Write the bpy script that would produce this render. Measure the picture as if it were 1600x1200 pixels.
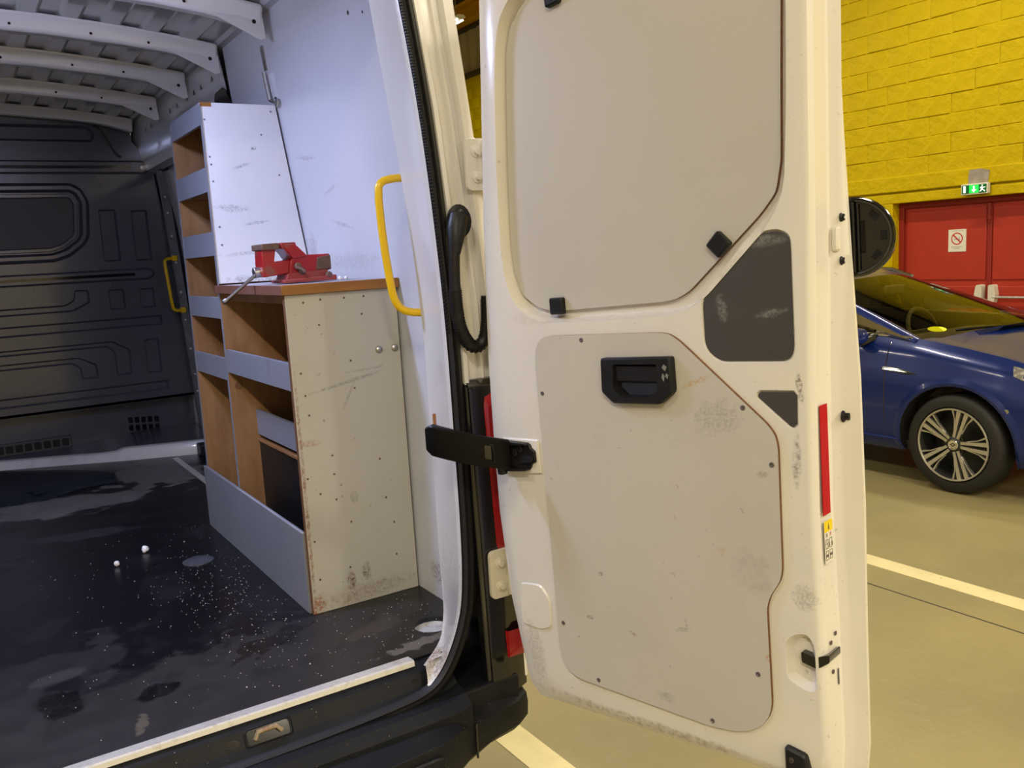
import bpy, bmesh, math, random
from mathutils import Vector, Matrix
from mathutils.geometry import tessellate_polygon
random.seed(7)
for o in list(bpy.data.objects): bpy.data.objects.remove(o)
scene = bpy.context.scene
COL = scene.collection

# ------------------------------------------------------------------ camera
CR = ((0.8393, -0.5408, -0.0562), (-0.1268, -0.0942, -0.9874), (0.5287, 0.8359, -0.1476))   # right, down, forward
right, down, fwd = (Vector(r).normalized() for r in CR)
cam = bpy.data.objects.new('camera', bpy.data.cameras.new('camera')); COL.objects.link(cam)
cam.matrix_world = Matrix((( right.x, -down.x, -fwd.x, 0), (right.y, -down.y, -fwd.y, 0), (right.z, -down.z, -fwd.z, 1.0), (0, 0, 0, 1)))
cam.data.sensor_width = 36; cam.data.lens = 36 * 1376 / 1600; cam.data.clip_start = .02; cam.data.clip_end = 200
scene.camera = cam
# ------------------------------------------------------------------ world and exposure
world = bpy.data.worlds.new('garage_air'); scene.world = world; world.use_nodes = True
wb = world.node_tree.nodes['Background']; wb.inputs[0].default_value = (1, .93, .78, 1); wb.inputs[1].default_value = .10
vs = scene.view_settings
vs.view_transform = 'Standard'; vs.look = 'None'; vs.exposure = 0.0; vs.gamma = 1; vs.use_curve_mapping = False
TUBE_W, TUBE_COL = 85, (1, .90, .70)
LED_W, LED_COL = 13, (.50, .57, 1)
GZ = -.68                                   # garage floor level; the van's load floor is z = 0
def area(name, loc, sx, sy, watts, col, rot=(0, 0, 0)):
    l = bpy.data.lights.new(name, 'AREA'); l.shape = 'RECTANGLE'; l.size = sx; l.size_y = sy; l.energy = watts; l.color = col
    o = bpy.data.objects.new(name, l); o.location = loc; o.rotation_euler = rot; COL.objects.link(o); return o
BATTENS = [(x, y) for x in (-2.4, 3.0, 7.2) for y in (-6.5, -2.6, 1.3, 5.2, 9.1, 13.0)]
for x, y in BATTENS: area('fluorescent_light', (x, y, 4.52), .14, 1.4, TUBE_W * (1.15 if x < 0 else 1) * (2.5 if y < 0 and x < 5 else 1.0 if x > 5 else .8), TUBE_COL)
area('load_bay_light', (.16, 2.58, 1.756), .26, .09, LED_W, LED_COL)

# ------------------------------------------------------------------ helpers
W = {}
I4 = Matrix.Identity(4)
class G:
    def __init__(s): s.v = []; s.f = []; s.m = []
    def add(s, verts, faces, mi=0):
        b = len(s.v); s.v += [tuple(p) for p in verts]
        for i, f in enumerate(faces):
            s.f.append(tuple(b + k for k in f)); s.m.append(mi[i] if isinstance(mi, (list, tuple)) else mi)
        return s
    def box(s, x0, x1, y0, y1, z0, z1, mi=0):
        return s.add([(x, y, z) for z in (z0, z1) for x, y in ((x0, y0), (x1, y0), (x1, y1), (x0, y1))],
                     [(3, 2, 1, 0), (4, 5, 6, 7), (0, 1, 5, 4), (1, 2, 6, 5), (2, 3, 7, 6), (3, 0, 4, 7)], mi)
    def bar(s, p0, p1, w, h, up=(0, 0, 1), mi=0):
        p0, p1 = Vector(p0), Vector(p1); d = (p1 - p0).normalized(); a = d.cross(Vector(up)).normalized(); b = a.cross(d)
        vs = [p + a * (i * w / 2) + b * (j * h / 2) for p in (p0, p1) for i, j in ((-1, -1), (1, -1), (1, 1), (-1, 1))]
        return s.add(vs, [(3, 2, 1, 0), (4, 5, 6, 7), (0, 1, 5, 4), (1, 2, 6, 5), (2, 3, 7, 6), (3, 0, 4, 7)], mi)
    def loft(s, rings, closed=True, cap=(False, False), mi=0):
        n = len(rings[0]); b = len(s.v)
        for r in rings: s.v += [tuple(p) for p in r]
        for i in range(len(rings) - 1):
            for j in range(n if closed else n - 1):
                k = (j + 1) % n
                s.f.append((b + i * n + j, b + i * n + k, b + (i + 1) * n + k, b + (i + 1) * n + j)); s.m.append(mi)
        if cap[0]: s.f.append(tuple(b + j for j in reversed(range(n)))); s.m.append(mi)
        if cap[1]: s.f.append(tuple(b + (len(rings) - 1) * n + j for j in range(n))); s.m.append(mi)
        return s
    def tube(s, path, r, n=8, mi=0, cap=True, closed=False):
        P = [Vector(p) for p in path]; rs = r if isinstance(r, (list, tuple)) else [r] * len(P)
        rings = []; prev = None
        for i, p in enumerate(P):
            if closed: t = P[(i + 1) % len(P)] - P[i - 1]
            else: t = (P[min(i + 1, len(P) - 1)] - P[max(i - 1, 0)])
            t.normalize()
            if prev is None:
                a = t.orthogonal().normalized()
            else:
                a = prev - t * prev.dot(t); a.normalize()
            prev = a; b = t.cross(a)
            rings.append([p + (a * math.cos(q) + b * math.sin(q)) * rs[i] for q in (2 * math.pi * k / n for k in range(n))])
        if closed: rings.append(rings[0]); cap = False
        return s.loft(rings, True, (cap, cap), mi)
    def fill(s, loops, z=0, mi=0, T=None, flip=False):
        vl = [[Vector((p[0], p[1], 0)) for p in l] for l in loops]
        flat = [p for l in vl for p in l]
        tris = tessellate_polygon(vl)
        out = []
        for t in tris:
            a, b, c = (flat[i] for i in t)
            cr = (b - a).cross(c - a).z
            if abs(cr) < 1e-12: continue
            out.append(t if (cr > 0) != flip else (t[0], t[2], t[1]))
        vs = [(p.x, p.y, z) for p in flat]
        if T: vs = [T(*p) for p in vs]
        return s.add(vs, out, mi)
    def prism(s, pts, z0, z1, mi=0, ms=None, T=None, chamfer=0, back=True):
        ms = mi if ms is None else ms
        if area2(pts) < 0: pts = pts[::-1]
        rings = [[(x, y, z0) for x, y in pts]]
        if chamfer:
            rings.append([(x, y, z1 - chamfer) for x, y in pts]); top = offset(pts, -chamfer)
        else: top = pts
        rings.append([(x, y, z1) for x, y in top])
        if T: rings = [[T(*p) for p in r] for r in rings]
        s.loft(rings, True, (False, False), ms)
        s.fill([top], z1, mi, T)
        if back: s.fill([pts], z0, ms, T, flip=True)
        return s
    def lathe(s, prof, n=24, T=None, mi=0, cap=(False, False)):
        rings = [[(r * math.cos(2 * math.pi * k / n), r * math.sin(2 * math.pi * k / n), h) for k in range(n)] for r, h in prof]
        if T: rings = [[T(*p) for p in r] for r in rings]
        return s.loft(rings, True, cap, mi)
def area2(p): return sum(p[i - 1][0] * p[i][1] - p[i][0] * p[i - 1][1] for i in range(len(p)))
def offset(pts, d):
    n = len(pts); out = []; sg = 1 if area2(pts) > 0 else -1
    for i in range(n):
        a, b, c = Vector(pts[i - 1]), Vector(pts[i]), Vector(pts[(i + 1) % n])
        e0, e1 = (b - a).normalized(), (c - b).normalized()
        n0, n1 = Vector((e0.y, -e0.x)) * sg, Vector((e1.y, -e1.x)) * sg
        m = n0 + n1
        if m.length < 1e-6: m = n0
        m.normalize(); k = max(.35, m.dot(n0)); p = b + m * (d / k); out.append((p.x, p.y))
    return out
def rnd(pts, r, n=4):
    out = []; N = len(pts)
    for i in range(N):
        a, b, c = Vector(pts[i - 1]), Vector(pts[i]), Vector(pts[(i + 1) % N])
        rr = r[i] if isinstance(r, (list, tuple)) else r
        d0 = min(rr, (a - b).length * .48); d1 = min(rr, (c - b).length * .48)
        p, q = b + (a - b).normalized() * d0, b + (c - b).normalized() * d1
        for k in range(n + 1):
            t = k / n; w = p * (1 - t) ** 2 + b * 2 * t * (1 - t) + q * t * t; out.append((w.x, w.y))
    return out
def rect(x0, x1, y0, y1): return [(x0, y0), (x1, y0), (x1, y1), (x0, y1)]
def disc(cx, cy, r, n=16, ry=None): return [(cx + r * math.cos(2 * math.pi * k / n), cy + (ry or r) * math.sin(2 * math.pi * k / n)) for k in range(n)]
def smooth(pts, it=2):
    P = [Vector(p) for p in pts]
    for _ in range(it):
        Q = [P[0]]
        for i in range(len(P) - 1): Q += [P[i] * .75 + P[i + 1] * .25, P[i] * .25 + P[i + 1] * .75]
        P = Q + [P[-1]]
    return P
def frame(o, x, y, z): return Matrix(((x[0], y[0], z[0], o[0]), (x[1], y[1], z[1], o[1]), (x[2], y[2], z[2], o[2]), (0, 0, 0, 1)))
def TR(m): return lambda x, y, z: tuple(m @ Vector((x, y, z)))
def align(o, d, up=(0, 0, 1)):
    z = Vector(d).normalized(); x = Vector(up).cross(z)
    if x.length < 1e-4: x = Vector((1, 0, 0)).cross(z)
    x.normalize(); return frame(o, x, z.cross(x), z)
def build(name, g, mats, parent=None, matrix=None, bevel=0, ang=32, sub=0, recalc=True, seg=2):
    me = bpy.data.meshes.new(name); me.from_pydata(g.v, [], g.f); me.update()
    if not isinstance(mats, (list, tuple)): mats = [mats]
    for m in mats: me.materials.append(m)
    me.polygons.foreach_set('material_index', g.m)
    bm = bmesh.new(); bm.from_mesh(me)
    bmesh.ops.remove_doubles(bm, verts=bm.verts, dist=1e-5)
    if recalc: bmesh.ops.recalc_face_normals(bm, faces=bm.faces)
    for f in bm.faces: f.smooth = True
    ca = math.radians(ang)
    for e in bm.edges:
        e.smooth = len(e.link_faces) == 2 and e.calc_face_angle(9) < ca
    bm.to_mesh(me); bm.free()
    o = bpy.data.objects.new(name, me); COL.objects.link(o)
    place(o, parent, matrix)
    if bevel:
        b = o.modifiers.new('bevel', 'BEVEL'); b.width = bevel; b.segments = seg; b.limit_method = 'ANGLE'; b.angle_limit = math.radians(40)
    if sub:
        s_ = o.modifiers.new('subd', 'SUBSURF'); s_.levels = sub; s_.render_levels = sub
    return o
def place(o, parent, matrix):
    m = matrix or I4; W[o] = m
    if parent is not None: o.parent = parent; o.matrix_basis = W[parent].inverted() @ m
    else: o.matrix_basis = m
def tag(o, label, cat, group=None, kind=None):
    if label: o['label'] = label
    if cat: o['category'] = cat
    if group: o['group'] = group
    if kind: o['kind'] = kind
    return o
def empty(name, loc, label, cat, group=None, kind=None):
    o = bpy.data.objects.new(name, None); o.empty_display_size = .1; COL.objects.link(o); place(o, None, Matrix.Translation(loc)); return tag(o, label, cat, group, kind)
def copy(o, parent, matrix):
    c = o.copy(); COL.objects.link(c); place(c, parent, matrix); return c

# ------------------------------------------------------------------ materials
def mat(name, col, rough=.5, metal=0, spec=.5, coat=0, var=None, bump=None, marks=(), grain=None, emit=0, trans=0, ior=1.45, rvar=None):
    m = bpy.data.materials.new(name); m.use_nodes = True; nt = m.node_tree; N = nt.nodes; L = nt.links; b = N['Principled BSDF']
    b.inputs['Roughness'].default_value = rough; b.inputs['Metallic'].default_value = metal; b.inputs['Specular IOR Level'].default_value = spec
    b.inputs['Coat Weight'].default_value = coat; b.inputs['Coat Roughness'].default_value = .08
    b.inputs['Transmission Weight'].default_value = trans; b.inputs['IOR'].default_value = ior
    col = tuple(col) + (1,); b.inputs['Base Color'].default_value = col
    if emit: b.inputs['Emission Color'].default_value = col; b.inputs['Emission Strength'].default_value = emit
    tc = N.new('ShaderNodeTexCoord').outputs['Object']
    def noise(scale, detail=4, vec=None, rough_=.55):
        n = N.new('ShaderNodeTexNoise'); n.inputs['Scale'].default_value = scale; n.inputs['Detail'].default_value = detail; n.inputs['Roughness'].default_value = rough_
        L.new(vec or tc, n.inputs['Vector']); return n.outputs['Fac']
    def rng(v, a, b_, c, d):
        n = N.new('ShaderNodeMapRange'); L.new(v, n.inputs[0])
        for i, q in enumerate((a, b_, c, d)): n.inputs[i + 1].default_value = q
        return n.outputs[0]
    def mix(f, a, b_):
        n = N.new('ShaderNodeMix'); n.data_type = 'RGBA'; L.new(f, n.inputs[0])
        for i, q in ((6, a), (7, b_)):
            if isinstance(q, tuple): n.inputs[i].default_value = q if len(q) == 4 else q + (1,)
            else: L.new(q, n.inputs[i])
        return n.outputs[2]
    def mapping(loc=(0, 0, 0), rot=(0, 0, 0), sc=(1, 1, 1), typ='TEXTURE'):
        n = N.new('ShaderNodeMapping'); n.vector_type = typ; n.inputs[1].default_value = loc; n.inputs[2].default_value = rot; n.inputs[3].default_value = sc
        L.new(tc, n.inputs[0]); return n.outputs[0]
    cur = col
    rcur = None
    for v in (var if isinstance(var, list) else [var] if var else []):      # (scale, lo, hi, colour, max)
        f = rng(noise(v[0], 6), v[1], v[2], 0, v[4]); cur = mix(f, cur, v[3])
        if len(v) > 5: rcur = rng(f, 0, max(v[4], .01), rough, v[5])
    if grain:      # (stretch xyz, colour, amount)
        f = rng(noise(1, 6, mapping(sc=grain[0], typ='POINT'), .7), .35, .7, 0, grain[2]); cur = mix(f, cur, grain[1])
    for k in marks:  # (loc, half sizes, rotation xyz, colour, noise scale, noise amount, opacity, [rough])
        vec = mapping(k[0], k[2], k[1]); ln = N.new('ShaderNodeVectorMath'); ln.operation = 'LENGTH'; L.new(vec, ln.inputs[0])
        ad = N.new('ShaderNodeMath'); ad.operation = 'MULTIPLY_ADD'; L.new(noise(k[4], 5), ad.inputs[0]); ad.inputs[1].default_value = k[5]; L.new(ln.outputs['Value'], ad.inputs[2])
        f = rng(ad.outputs[0], 1.05 + k[5] * .5, (.55 if len(k) < 8 else .85) + k[5] * .5, 0, 1)
        f2 = rng(noise(k[4] * 2.3, 6, None, .7), .44, .60, .12 if len(k) < 8 else k[6] * .7, k[6]); mu = N.new('ShaderNodeMath'); mu.operation = 'MULTIPLY'; L.new(f, mu.inputs[0]); L.new(f2, mu.inputs[1]); f = mu.outputs[0]; cur = mix(f, cur, k[3])
        if len(k) > 7:
            n = N.new('ShaderNodeMix'); n.data_type = 'FLOAT'; L.new(f, n.inputs[0])
            if rcur is None: n.inputs[2].default_value = rough
            else: L.new(rcur, n.inputs[2])
            n.inputs[3].default_value = k[7]; rcur = n.outputs[0]
    if not isinstance(cur, tuple): L.new(cur, b.inputs['Base Color'])
    if rvar: rcur = rng(noise(rvar[0], 5), .35, .65, rvar[1], rvar[2])
    if rcur is not None: L.new(rcur, b.inputs['Roughness'])
    if bump:
        n = N.new('ShaderNodeBump'); n.inputs['Strength'].default_value = bump[1]; n.inputs['Distance'].default_value = bump[2] if len(bump) > 2 else .01
        L.new(noise(bump[0], 5), n.inputs['Height']); L.new(n.outputs[0], b.inputs['Normal'])
    return m
Z90 = math.pi / 2
TAN = (.50, .33, .17); DIRT = (.13, .09, .06); GREY = (.22, .21, .19)
white_paint = mat('white_van_paint', (.70, .68, .65), .22, coat=.5, var=(2.2, .45, .8, (.62, .60, .57), .5))
door_paint = mat('white_door_paint', (.72, .685, .615), .24, coat=.45, var=[(3, .5, .8, (.62, .60, .57), .5), (60, .66, .72, (.25, .22, .19), .35)], marks=[
    ((.738, .66, 0), (.010, .055, 9), (0, 0, -.06), GREY, 40, .9, .8), ((.750, .80, 0), (.007, .03, 9), (0, 0, .1), DIRT, 60, 1.2, .8),
    ((.742, .395, 0), (.028, .028, 9), (0, 0, 0), (.3, .29, .28), 90, 1.6, .7), ((.735, .255, 0), (.02, .035, 9), (0, 0, .3), (.36, .32, .26), 40, 1.1, .7),
    ((.35, .025, 0), (.33, .014, 9), (0, 0, 0), (.24, .19, .13), 40, 1.4, .55), ((.62, 1.02, -.01), (.02, .05, 9), (0, 0, -.8), (.5, .45, .37), 60, 1.4, .5),
    ((.03, .12, 0), (.03, .09, 9), (0, 0, .2), (.3, .25, .2), 90, 1.5, .5), ((.13, .945, -.02), (.10, .02, 9), (0, 0, 0), (.52, .46, .37), 25, .8, .35)])
grey_panel = mat('pale_grey_lining_board', (.50, .47, .41), .5, var=(5, .5, .8, (.47, .44, .385), .6), bump=(260, .08, .002))
low_panel_m = mat('scuffed_grey_lining_board', (.53, .50, .44), .48, bump=(260, .08, .002),
    var=[(3, .45, .75, (.48, .445, .39), .7), (55, .68, .74, (.22, .18, .15), .45)], marks=[
    ((.541, .806, 0), (.045, .007, 9), (0, 0, .35), TAN, 70, 1.2, .9), ((.675, .629, 0), (.017, .008, 9), (0, 0, .15), (.33, .22, .13), 40, .6, .9),
    ((.573, .462, 0), (.014, .010, 9), (0, 0, 0), TAN, 90, 1.0, .7), ((.58, .735, 0), (.055, .04, 9), (0, 0, .3), (.31, .28, .25), 60, 2.2, .6),
    ((.338, .237, 0), (.014, .006, 9), (0, 0, -.4), (.3, .22, .15), 60, .6, .8), ((.47, .275, 0), (.025, .006, 9), (0, 0, .3), GREY, 60, 1.2, .6),
    ((.665, .26, 0), (.008, .008, 9), (0, 0, 0), (.45, .2, .08), 90, 1.3, .8), ((.42, .11, 0), (.022, .012, 9), (0, 0, 0), GREY, 70, 1.8, .7),
    ((.64, .43, 0), (.05, .05, 9), (0, 0, 0), (.33, .30, .27), 30, 1.6, .4), ((.455, .748, 0), (.007, .010, 9), (0, 0, .5), TAN, 90, .8, .8),
    ((.26, .36, 0), (.010, .006, 9), (0, 0, 0), DIRT, 90, .8, .8), ((.22, .25, 0), (.012, .006, 9), (0, 0, 0), DIRT, 90, .8, .7)])
ply_edge = mat('brown_plywood_edge', (.20, .09, .035), .6, var=(90, .4, .7, (.10, .045, .02), .8))
dark_plate = mat('dark_grey_plate', (.055, .05, .046), .5, var=(3, .5, .8, (.075, .07, .066), .5), marks=[
    ((.60, .945, 0), (.012, .03, 9), (0, 0, .2), (.25, .26, .23), 60, 1.3, .6), ((.70, .935, 0), (.035, .008, 9), (0, 0, .15), (.26, .27, .24), 60, 1.3, .6),
    ((.70, 1.068, 0), (.045, .012, 9), (0, 0, .05), (.25, .25, .22), 50, 1.7, .6)])
black_plastic = mat('black_plastic', (.010, .010, .011), .4, spec=.3, var=(40, .5, .8, (.03, .03, .03), .5), bump=(300, .1, .002))
dusty_black = mat('dusty_black_plastic', (.008, .009, .012), .5, spec=.22, var=[(9, .5, .8, (.018, .018, .021), .6), (230, .71, .73, (.5, .5, .48), .8)], bump=(500, .15, .002))
gloss_black = mat('gloss_black', (.006, .006, .007), .12, coat=.5)
rubber = mat('black_rubber', (.010, .010, .011), .55, bump=(200, .1, .002))
liner = mat('white_ply_lining', (.60, .61, .64), .30, coat=.3, bump=(4, .25, .02), var=[(2, .45, .8, (.53, .54, .57), .5), (90, .70, .74, (.2, .19, .18), .5)], marks=[
    ((1.1, 2.9, 1.35), (9, .10, .008), (.12, 0, 0), (.25, .24, .23), 40, 1.4, .5), ((1.1, 2.7, 1.12), (9, .09, .008), (.2, 0, 0), (.22, .21, .2), 40, 1.4, .55),
    ((1.1, 2.75, 1.23), (9, .07, .006), (-.2, 0, 0), (.25, .24, .23), 40, 1.4, .5), ((1.1, 2.72, 1.0), (9, .28, .03), (0, 0, 0), (.35, .34, .32), 50, 1.6, .5),
    ((1.1, 2.24, .08), (9, .05, .04), (0, 0, 0), DIRT, 40, 1.2, .7), ((1.1, 3.0, 1.05), (9, .04, .06), (.4, 0, 0), (.2, .2, .2), 60, 2.0, .6)])
seal_rib = rubber
alu = mat('worn_aluminium', (.74, .74, .75), .35, metal=.45, var=[(40, .55, .75, (.36, .34, .33), .6), (9, .62, .75, (.36, .22, .13), .6)])
steel = mat('bare_steel', (.5, .5, .5), .35, metal=1, var=(60, .4, .7, (.3, .27, .24), .6))
yellow = mat('yellow_handle_paint', (.80, .50, .0), .3, coat=.3)
roof_grey = mat('grey_roof_paint', (.42, .43, .46), .18, coat=.6, bump=(3, .15, .02))
bulk_black = mat('black_bulkhead_paint', (.052, .056, .074), .30, spec=.8, coat=.6, bump=(220, .06, .002), var=[(3, .5, .8, (.08, .082, .092), .6), (26, .70, .76, (.16, .16, .17), .4)])
bulk_blank = mat('dull_black_blanking_panel', (.055, .051, .046), .5, bump=(300, .1, .002))
floor_ply = mat('black_film_faced_floor', (.0055, .0055, .008), .30, spec=.45, bump=(300, .05, .001), rvar=None, var=[
    (5, .52, .66, (.016, .016, .019), .8, .42)], marks=[
    ((.30, 2.12, 0), (.75, .22, 9), (0, 0, .02), (.030, .028, .028), 5, 2.6, .85, .5), ((.62, 2.25, 0), (.28, .14, 9), (0, 0, .3), (.028, .026, .027), 14, 3.6, .8, .5),
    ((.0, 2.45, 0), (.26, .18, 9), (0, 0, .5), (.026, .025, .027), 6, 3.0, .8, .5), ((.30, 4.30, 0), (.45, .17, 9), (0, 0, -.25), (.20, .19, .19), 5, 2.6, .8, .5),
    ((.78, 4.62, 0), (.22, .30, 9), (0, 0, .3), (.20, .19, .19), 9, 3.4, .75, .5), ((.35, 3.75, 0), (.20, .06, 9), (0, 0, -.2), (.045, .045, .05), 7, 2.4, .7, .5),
    ((.93, 2.0, 0), (.09, .025, 9), (0, 0, .1), (.20, .18, .15), 30, 2.4, .7, .6), ((.88, 2.17, 0), (.10, .04, 9), (0, 0, .3), (.07, .055, .04), 22, 3.0, .6, .6),
    ((.12, 2.42, 0), (.07, .035, 9), (0, 0, .1), (.045, .045, .05), 20, 1.2, .8, .5), ((.10, 2.25, 0), (.05, .09, 9), (0, 0, .1), (.003, .003, .004), 9, 2.2, .9, .2),
    ((.31, 2.17, 0), (.05, .04, 9), (0, 0, .4), (.003, .003, .004), 14, 2.0, .9, .2), ((.60, 2.27, 0), (.12, .05, 9), (0, 0, .3), (.004, .004, .005), 14, 3.0, .8, .2),
    ((.25, 2.03, 0), (.012, .05, 9), (0, 0, -.25), (.14, .12, .09), 70, 3.0, .6, .6)])
plug_m = mat('grey_floor_plug', (.07, .075, .085), .45, var=(60, .5, .8, (.13, .13, .14), .6))
# shelving
shelf_white = mat('white_painted_end_board', (.78, .78, .79), .5, bump=(30, .08, .01), var=[(5, .5, .8, (.70, .70, .71), .5)], marks=[
    ((.90, 3.06, 1.34), (.035, 9, .006), (0, -.3, 0), (.2, .2, .2), 50, 1.0, .6), ((.86, 3.06, 1.20), (.06, 9, .014), (0, .05, 0), (.3, .3, .31), 50, 2.0, .6),
    ((.93, 3.06, 1.15), (.05, 9, .006), (0, -.12, 0), (.25, .25, .26), 50, 1.2, .6), ((.95, 3.06, 1.40), (.012, 9, .007), (0, -.4, 0), (.15, .15, .15), 60, 1.0, .8),
    ((.90, 3.06, 1.05), (.1, 9, .008), (0, -.08, 0), (.3, .3, .31), 50, 1.8, .5), ((.92, 3.06, .96), (.12, 9, .014), (0, 0, 0), (.2, .19, .19), 60, 1.8, .6)])
shelf_end = mat('chipped_cream_end_board', (.50, .48, .43), .52, bump=(40, .1, .01), var=[(4, .5, .8, (.44, .42, .37), .6), (45, .68, .74, (.24, .17, .11), .6)], marks=[
    ((.90, 2.36, .07), (.017, 9, .035), (0, 0, 0), (.13, .06, .03), 40, .9, .9), ((.95, 2.36, .09), (.016, 9, .03), (0, 0, 0), (.15, .10, .07), 60, 1.3, .8),
    ((.79, 2.36, .02), (.03, 9, .05), (0, .4, 0), (.33, .10, .03), 40, .8, .95), ((.786, 2.36, .35), (.006, 9, .40), (0, 0, 0), (.25, .10, .04), 60, 1.4, .8),
    ((.81, 2.36, .50), (.04, 9, .010), (0, .1, 0), (.35, .18, .08), 50, 1.3, .7), ((.94, 2.36, .66), (.13, 9, .006), (0, -.18, 0), (.22, .23, .21), 60, .9, .7),
    ((1.0, 2.36, .69), (.07, 9, .004), (0, -.05, 0), (.25, .26, .24), 60, .9, .6), ((.93, 2.36, .32), (.014, 9, .02), (0, 0, 0), (.26, .23, .17), 60, .8, .8),
    ((.94, 2.36, .62), (.005, 9, .06), (0, .5, 0), (.25, .23, .2), 90, .9, .6), ((.95, 2.36, .03), (.16, 9, .03), (0, -.05, 0), (.25, .17, .11), 60, 1.6, .6)])
shelf_rail = mat('grey_painted_rail', (.235, .245, .275), .5, bump=(60, .12, .01), var=[(8, .5, .8, (.20, .21, .235), .6), (70, .68, .74, (.42, .42, .44), .5)])
ply_brown = mat('brown_plywood', (.32, .165, .065), .5, var=(4, .4, .7, (.40, .235, .11), .7), grain=((18, 18, 2.2), (.17, .075, .026), .75), bump=(60, .08, .005))
top_red = mat('reddish_worktop_board', (.20, .085, .05), .5, grain=((20, 3, 20), (.12, .05, .03), .7), var=(20, .55, .8, (.30, .22, .18), .5))
top_orange = mat('orange_worktop_edge', (.36, .155, .03), .5, grain=((3, 20, 30), (.20, .08, .02), .8), var=(25, .6, .8, (.12, .06, .03), .6))
vise_red = mat('chipped_red_vice_paint', (.36, .012, .018), .3, coat=.3, var=[(14, .56, .66, (.16, .085, .06), .85), (45, .68, .74, (.6, .5, .45), .6)])
vise_rust = mat('rusty_cast_iron', (.15, .085, .06), .6, var=(40, .4, .7, (.08, .05, .04), .8))
vise_base_m = mat('faded_red_vice_base', (.33, .05, .045), .45, var=(20, .5, .75, (.20, .09, .07), .7))
foam = mat('white_foam', (.9, .9, .9), .6)
mat_cloth = mat('dark_mat', (.012, .015, .022), .6, bump=(90, .2, .01))
# garage
concrete = mat('olive_concrete', (.30, .255, .118), .42, bump=(30, .12, .01), var=[(1.2, .42, .72, (.215, .19, .10), .8), (14, .55, .8, (.31, .275, .155), .5), (50, .7, .76, (.12, .1, .06), .6)])
line_paint = mat('worn_pale_floor_paint', (.72, .64, .36), .5, var=[(7, .5, .75, (.58, .50, .26), .7), (40, .66, .74, (.3, .26, .14), .8)])
wall_yellow = mat('yellow_wall_paint', (.58, .43, .0), .6, spec=.2, bump=(11, .55, .035), var=[(3, .45, .75, (.50, .36, .0), .7), (25, .7, .78, (.18, .13, .01), .6)])
dado_grey = mat('grey_wall_base', (.28, .28, .27), .6, bump=(30, .2, .02))
door_red = mat('red_door_paint', (.43, .034, .018), .45, var=[(6, .45, .8, (.37, .03, .018), .7)])
red_frame = mat('red_frame_paint', (.28, .02, .012), .45)
sign_white = mat('sign_white', (.78, .76, .66), .5)
sign_red = mat('sign_red', (.55, .03, .03), .5)
sign_grey = mat('sign_print_grey', (.35, .35, .33), .6)
exit_green = mat('exit_sign_green', (.0, .13, .03), .4)
exit_lit = mat('exit_sign_lit_green', (.01, .65, .06), .4, emit=1.2)
exit_white = mat('exit_sign_lit_white', (.85, .95, .80), .4, emit=1.1)
patch_m = mat('grey_plaster_patch', (.30, .26, .22), .8, var=(12, .4, .7, (.42, .38, .33), .8))
beam_orange = mat('orange_steel_paint', (.62, .32, .0), .45)
clad = mat('beige_cladding', (.42, .37, .24), .5)
dark_steel = mat('dark_steel_rail', (.05, .04, .03), .5)
pushbar = mat('white_push_bar_plastic', (.70, .66, .55), .4)
ceiling_m = mat('pale_ceiling', (.50, .47, .40), .8)
tube_glass = mat('lit_tube', (1, .93, .78), .4, emit=6)
lamp_body = mat('white_lamp_body', (.7, .7, .68), .4)
led_lens = mat('lit_led_lens', (.52, .59, 1), .4, emit=120)
# car
car_blue = mat('blue_car_paint', (.003, .017, .135), .25, metal=.2, coat=.45)
def thin_glass(name, tint, refl):
    m = bpy.data.materials.new(name); m.use_nodes = True; nt = m.node_tree; N = nt.nodes; N.clear()
    o = N.new('ShaderNodeOutputMaterial'); t = N.new('ShaderNodeBsdfTransparent'); g_ = N.new('ShaderNodeBsdfGlossy'); mx = N.new('ShaderNodeMixShader'); fr = N.new('ShaderNodeFresnel')
    t.inputs[0].default_value = tint + (1,); g_.inputs['Roughness'].default_value = .02; fr.inputs[0].default_value = refl
    nt.links.new(fr.outputs[0], mx.inputs[0]); nt.links.new(t.outputs[0], mx.inputs[1]); nt.links.new(g_.outputs[0], mx.inputs[2]); nt.links.new(mx.outputs[0], o.inputs[0]); return m
side_glass = mat('tinted_car_glass', (.03, .035, .035), .04, coat=.6)
car_glass = thin_glass('yellow_reflection_glass', (.97, .93, .55), 1.45); dark_glass = thin_glass('tinted_side_glass', (.86, .86, .78), 1.45)  # yellow reflected in the windscreen is put into its glass tint
chrome = mat('chrome', (.8, .8, .78), .10, metal=1)
tyre_m = mat('tyre_rubber', (.014, .013, .012), .62, bump=(120, .15, .004))
rim_dark = mat('dark_rim_paint', (.04, .04, .042), .35, metal=.5)
rim_face = mat('machined_alloy', (.62, .60, .55), .3, metal=.85)
interior = mat('dark_car_interior', (.05, .048, .042), .7)
seat_m = mat('grey_car_seat', (.16, .15, .13), .8)
lamp_clear = mat('clear_headlamp', (.30, .30, .30), .08, coat=1, metal=.5, var=(30, .5, .6, (.75, .74, .70), .9))
sticker = mat('yellow_sticker', (.75, .80, .03), .5)
lens_red = mat('red_lamp_lens', (.30, .004, .008), .10, coat=1)
tape_red = mat('red_reflective_tape', (.42, .0, .008), .45, spec=.2, bump=(400, .1, .002))
label_yellow = mat('warning_label_yellow', (.78, .58, .0), .45)
label_white = mat('warning_label_white', (.68, .65, .56), .45)
label_ink = mat('warning_label_ink', (.10, .09, .085), .5)
label_redink = mat('warning_label_red_ink', (.45, .12, .10), .5)

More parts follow.
